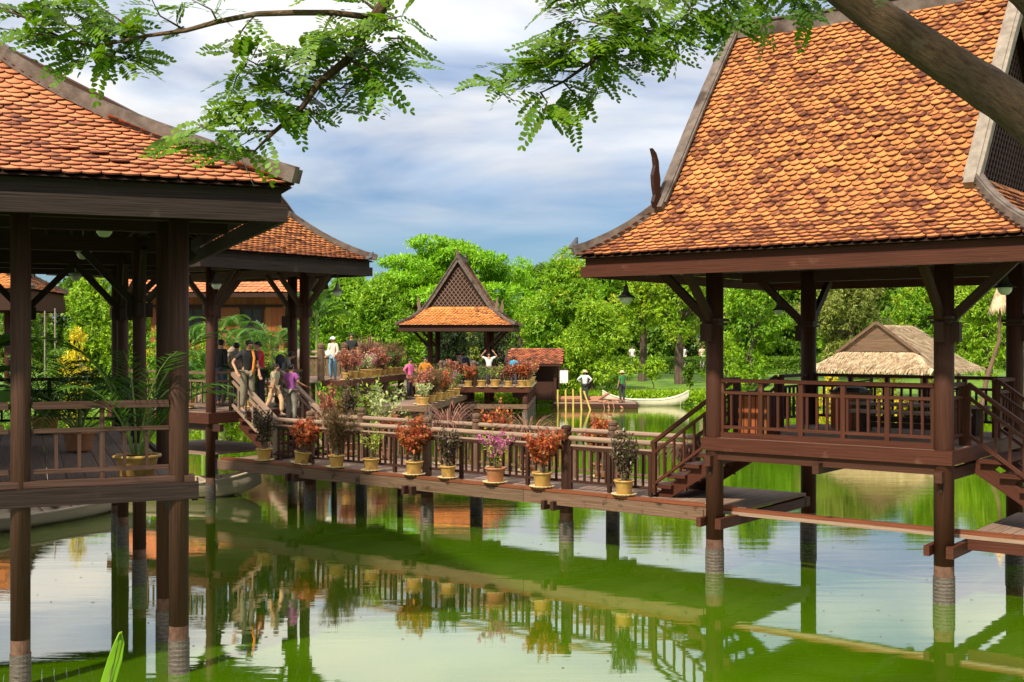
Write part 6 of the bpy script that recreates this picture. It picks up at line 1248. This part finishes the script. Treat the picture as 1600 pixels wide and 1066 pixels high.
def raft():
    x0 = px(865, 0, 63).x; r = empty('raft', (x0+2.2, 62.9, 0), R(-4), 'low timber work raft heaped with logs where two workers stand', 'raft')
    b = MB()
    for k in range(8): b.box((0, -.9+k*.26, .12), (4.5, .24, .22))
    b.build('deck', 'wood_dark', r); b = MB(); b.box((0, 0, .245), (4.3, 1.9, .03)); b.build('deck_boards', 'wood_deck', r)
    for p0, p1, q in (((-2.1, .5, .42), (.5, .6, .42), .15), ((-.2, .3, .36), (1.6, .7, .36), .06), ((.2, -.6, .34), (1.9, -.9, .1), .05), ((.5, -.4, .35), (.75, -1.15, .02), .05), ((1.1, -.4, .35), (1.45, -1.2, .02), .05), ((-.6, -.3, .33), (.7, -.1, .36), .04), ((.2, .4, .4), (.75, .1, .75), .07)):
        b = MB(); b.tube([p0, p1], q, 8); b.build('log', 'log', r)
    for xo in (.3, .55, .8): b = MB(); b.tube([(xo, -.8, .3), (xo+.12, -1.15, .45), (xo+.2, -1.3, .0)], .02, 5); b.build('bent_branch', 'log', r)
    return r
raft()
def poles():
    for i, (xp, y0, tilt, lab) in enumerate(((863, 612, 0, 'thin dark pole standing in the water left of the bamboo stakes'), (871.5, 609, .0, 'leftmost yellow bamboo stake in the water beside the raft'), (884, 609, .0, 'second yellow bamboo stake from the left beside the raft'), (895.5, 608, 0, 'third yellow bamboo stake, just left of the worker in the straw hat'), (907, 609, .05, 'bamboo stake standing at the feet of the worker in the straw hat'), (912, 611, .35, 'slanting bamboo stake crossing in front of the worker in the straw hat'))):
        D = 60.8; z = EYE-(y0-HZ)/F*D; o = empty('bamboo_pole', (px(xp, 0, D).x, D, 0), 0, lab, 'pole', 'bamboo stakes beside the raft'); b = MB(); zs = np.linspace(-.6, z, 9); b.tube([(tilt*(z-q) if tilt else rnd.uniform(-.01, .01), 0, q) for q in zs], .045 if i else .03, 7); b.build('stake', 'bamboo' if i else 'wood_dark', o)
        b = MB(); [b.lathe([(.05, -.012), (.055, 0), (.05, .012)], (tilt*(z-q) if tilt else 0, 0, q), 8) for q in zs[2:-1:2]]; b.build('node_ring', 'bamboo' if i else 'wood_dark', o)
poles()

# ------------------------------------------------------------ lamps, furniture, small things
def small_things():
    g = 'bell shaped lamps hanging under the eaves'
    for p, l in ((px(978, 455, 18.6), 'dark bell lamp under the left eave of the right pavilion'), (px(1570, 438, 16.6), 'bell lamp under the front eave at the right picture edge'), (px(1216, 478, 21.2), 'small bell lamp inside the right pavilion before the trees')): hang_lamp(p, l, 1.05 if p.y < 20 else .8, .34, g)
    for p, l in ((px(338, 436, 26.3), 'bell lamp on the front post of the middle-left pavilion'), (px(527, 449, 28.6), 'bell lamp under the right eave of the middle-left pavilion')): hang_lamp(p, l, 1.15, .4, g)
    for i, (x, y, D) in enumerate(((163, 357, 14.6), (130, 394, 18.0), (118, 430, 21.5))):
        r = empty('ceiling_lamp', px(x, y, D), 0, ('glass dome lamp nearest the front under the nearest pavilion roof', 'middle glass dome lamp under the nearest pavilion roof', 'rear glass dome lamp under the nearest pavilion roof')[i], 'lamp', 'dome lamps under the nearest pavilion roof')
        b = MB(); b.lathe([(.01, -.11), (.06, -.10), (.095, -.05), (.10, 0)], n=16); b.build('globe', 'globe', r, smooth=True); b = MB(); b.lathe([(.12, 0), (.12, .03), (.03, .05)], n=16); b.tube([(0, 0, .05), (0, 0, .5)], .012, 6); b.build('lamp_mount', 'metal', r)
    # slatted bins and benches on the right pavilion deck
    for a, b_, lab, bagged in ((.48, .60, 'slatted wooden bin behind the railing next to the first pavilion post', 0), (1.02, 3.0, 'slatted wooden bin lined with a black plastic bag at the rear railing', 1)):
        r = empty('litter_bin', G(a, b_, DA), AR, lab, 'bin', 'slatted wooden bins on the right pavilion deck')
        for k in range(4):
            b = MB(); dx, dy = ((1, 0), (-1, 0), (0, 1), (0, -1))[k]
            for q in range(5):
                o = -.2+q*.1; b.box((dx*.24+(o if dx == 0 else 0), dy*.24+(o if dy == 0 else 0), .33), (.085 if dx == 0 else .02, .085 if dy == 0 else .02, .62))
            b.build('slat_panel', 'wood_orange' if k == 3 else 'wood_red', r)
        b = MB(); b.box((0, 0, .655), (.53, .53, .03)); b.box((0, 0, .70), (.3, .3, .05)) if not bagged else b.lathe([(.25, -.05), (.28, .0), (.24, .04), (.15, .03)], (0, 0, .68), 12, wob=lambda t: 1+.06*math.sin(5*t)); b.build('rim' if bagged else 'lid', 'black' if bagged else 'wood_dark', r)
    for a, b_, L, z, lab in ((2.3, 2.75, 2.3, .46, 'long plank bench at the back of the right pavilion deck'), (2.4, 1.9, 1.9, .38, 'low bench with a pale seat in the middle of the right pavilion')):
        r = empty('bench', G(a, b_, DA), AR, lab, 'bench', 'plank benches in the right pavilion'); b = MB(); b.box((0, -.09, z), (L, .16, .045)); b.box((0, .09, z), (L, .16, .045)); b.build('seat', 'wood_grey', r)
        for x in (-L/2+.25, L/2-.25): c = MB(); c.prism([(-.16, 0), (.16, 0), (.12, z-.025), (-.12, z-.025)], (0, 1, 0), (0, 0, 1), (x, 0, 0), .09); c.build('leg', 'wood_dark', r)
        c = MB(); c.box((0, 0, z*.45), (L-.5, .05, .09)); c.build('stretcher', 'wood_dark', r)
    # birds on the eave corners
    for p, lab in ((px(579, 402, 29.0)+Vector((0, 0, -.02)), 'dark pigeon on the eave corner of the middle-left pavilion'), (px(897, 386, 18.6), 'dark pigeon perched on the left hip of the right pavilion roof')):
        r = empty('pigeon', p, R(60), lab, 'bird', 'pigeons on the eaves'); b = MB(); b.tube([(-.16, 0, -.04), (-.08, 0, -.0), (0, 0, .03), (.06, 0, .09), (.08, 0, .13), (.10, 0, .145)], [.012, .035, .055, .04, .026, .022], 9); b.tube([(.11, 0, .145), (.145, 0, .138)], [.010, .002], 5)
        b.build('body', cloth((.06, .06, .075)), r, smooth=True)
        for sg in (-1, 1): c = MB(); c.tube([(-.16, sg*.02, -.035), (-.05, sg*.05, .02), (.03, sg*.045, .045)], [.008, .022, .012], 6); c.build('wing', cloth((.10, .10, .12)), r, smooth=True); c = MB(); c.tube([(0, sg*.02, 0), (.01, sg*.02, -.085)], .005, 4); c.build('leg', cloth((.3, .08, .06)), r)
    # notice board by the kiosk
    X = px(881, 0, 66.5).x; r = empty('notice_board', (X, 66.5, float(ground_z(X, 66.5))), R(3), 'blank white framed notice board on the bank between the hut and the raft', 'notice board'); z0 = EYE-(599-HZ)/F*66.5-float(ground_z(X, 66.5)); b = MB(); b.box((0, -.03, z0+.38), (.46, .02, .74)); b.build('panel', 'white', r); b = MB(); b.box((-.27, 0, z0+.3), (.06, .06, 1.3)); b.box((.27, 0, z0+.3), (.06, .06, 1.3)); b.box((0, 0, z0+.80), (.66, .16, .06)); b.box((0, 0, z0-.02), (.6, .05, .05)); b.build('frame', 'wood_dark', r)
    b = MB(); b.box((0, 0, -.1), (.9, .5, .6)); b.build('plinth', 'cap', r)
    # slim pale poles behind the nearest pavilion
    for xp, yt, D, lab in ((86, 482, 46, 'slim pale metal pole beside the far left pavilion'), (70, 486, 49, 'second slim pole, thinner, left of the pale one'), (125, 555, 48, 'short pale pole below the yellow shrub')):
        X = px(xp, 0, D).x; z = float(ground_z(X, D)); r = empty('flagpole', (X, D, z), 0, lab, 'pole', 'slim poles on the left bank'); b = MB(); b.tube([(0, 0, -.1), (0, 0, EYE-(yt-HZ)/F*D-z)], .03, 8); b.build('pole', 'cap_light', r); b = MB(); b.lathe([(.12, 0), (.12, .06), (.05, .1)], n=10); b.build('base', 'metal', r)
    # straw parasol at the right edge
    D = 52; X = px(1566, 0, D).x; r = empty('straw_parasol', (X, D+.2, 0), 0, 'small straw covered parasol on a leaning pole at the right edge', 'parasol'); zt = EYE-(438-HZ)/F*D; V = []
    for q in range(900):
        t = rnd.uniform(0, 6.28); f = rnd.random(); rr = .05+.36*f; z = zt-1.1*f; w = .018; c = np.array([math.cos(t)*rr, math.sin(t)*rr, z]); d = np.array([math.cos(t)*.3, math.sin(t)*.3, -1.]); sd_ = np.array([-math.sin(t), math.cos(t), 0])*w; L = rnd.uniform(.3, .5); V.append([c-sd_, c+sd_, c+d*L+sd_*.4, c+d*L-sd_*.4])
    nmesh('straw', np.array(V).reshape(-1, 3), 4, 'thatch', r); b = MB(); b.lathe([(.4, -1.1), (.04, 0)], (0, 0, zt), 14); b.build('cone', 'thatch', r)
    b = MB(); b.tube([(-1.1, 0, -.9), (-.6, 0, 1.9), (-.05, 0, 3.6), (0, 0, zt)], [.13, .11, .08, .05], 8); b.build('pole', 'wood_weather', r)
    # long stick on the lawn
    X = px(960, 0, 68).x; r = empty('fallen_branch', (px(1000, 0, 68).x, 68, float(ground_z(12, 68))+.12), R(18), 'pale fallen branch lying on the grass beside the mango trunks', 'branch'); b = MB(); b.tube([(-1.2, 0, -.05), (0, 0, .05), (1.3, .1, .02)], [.05, .04, .02], 6); b.build('wood', 'wood_grey', r)
small_things()
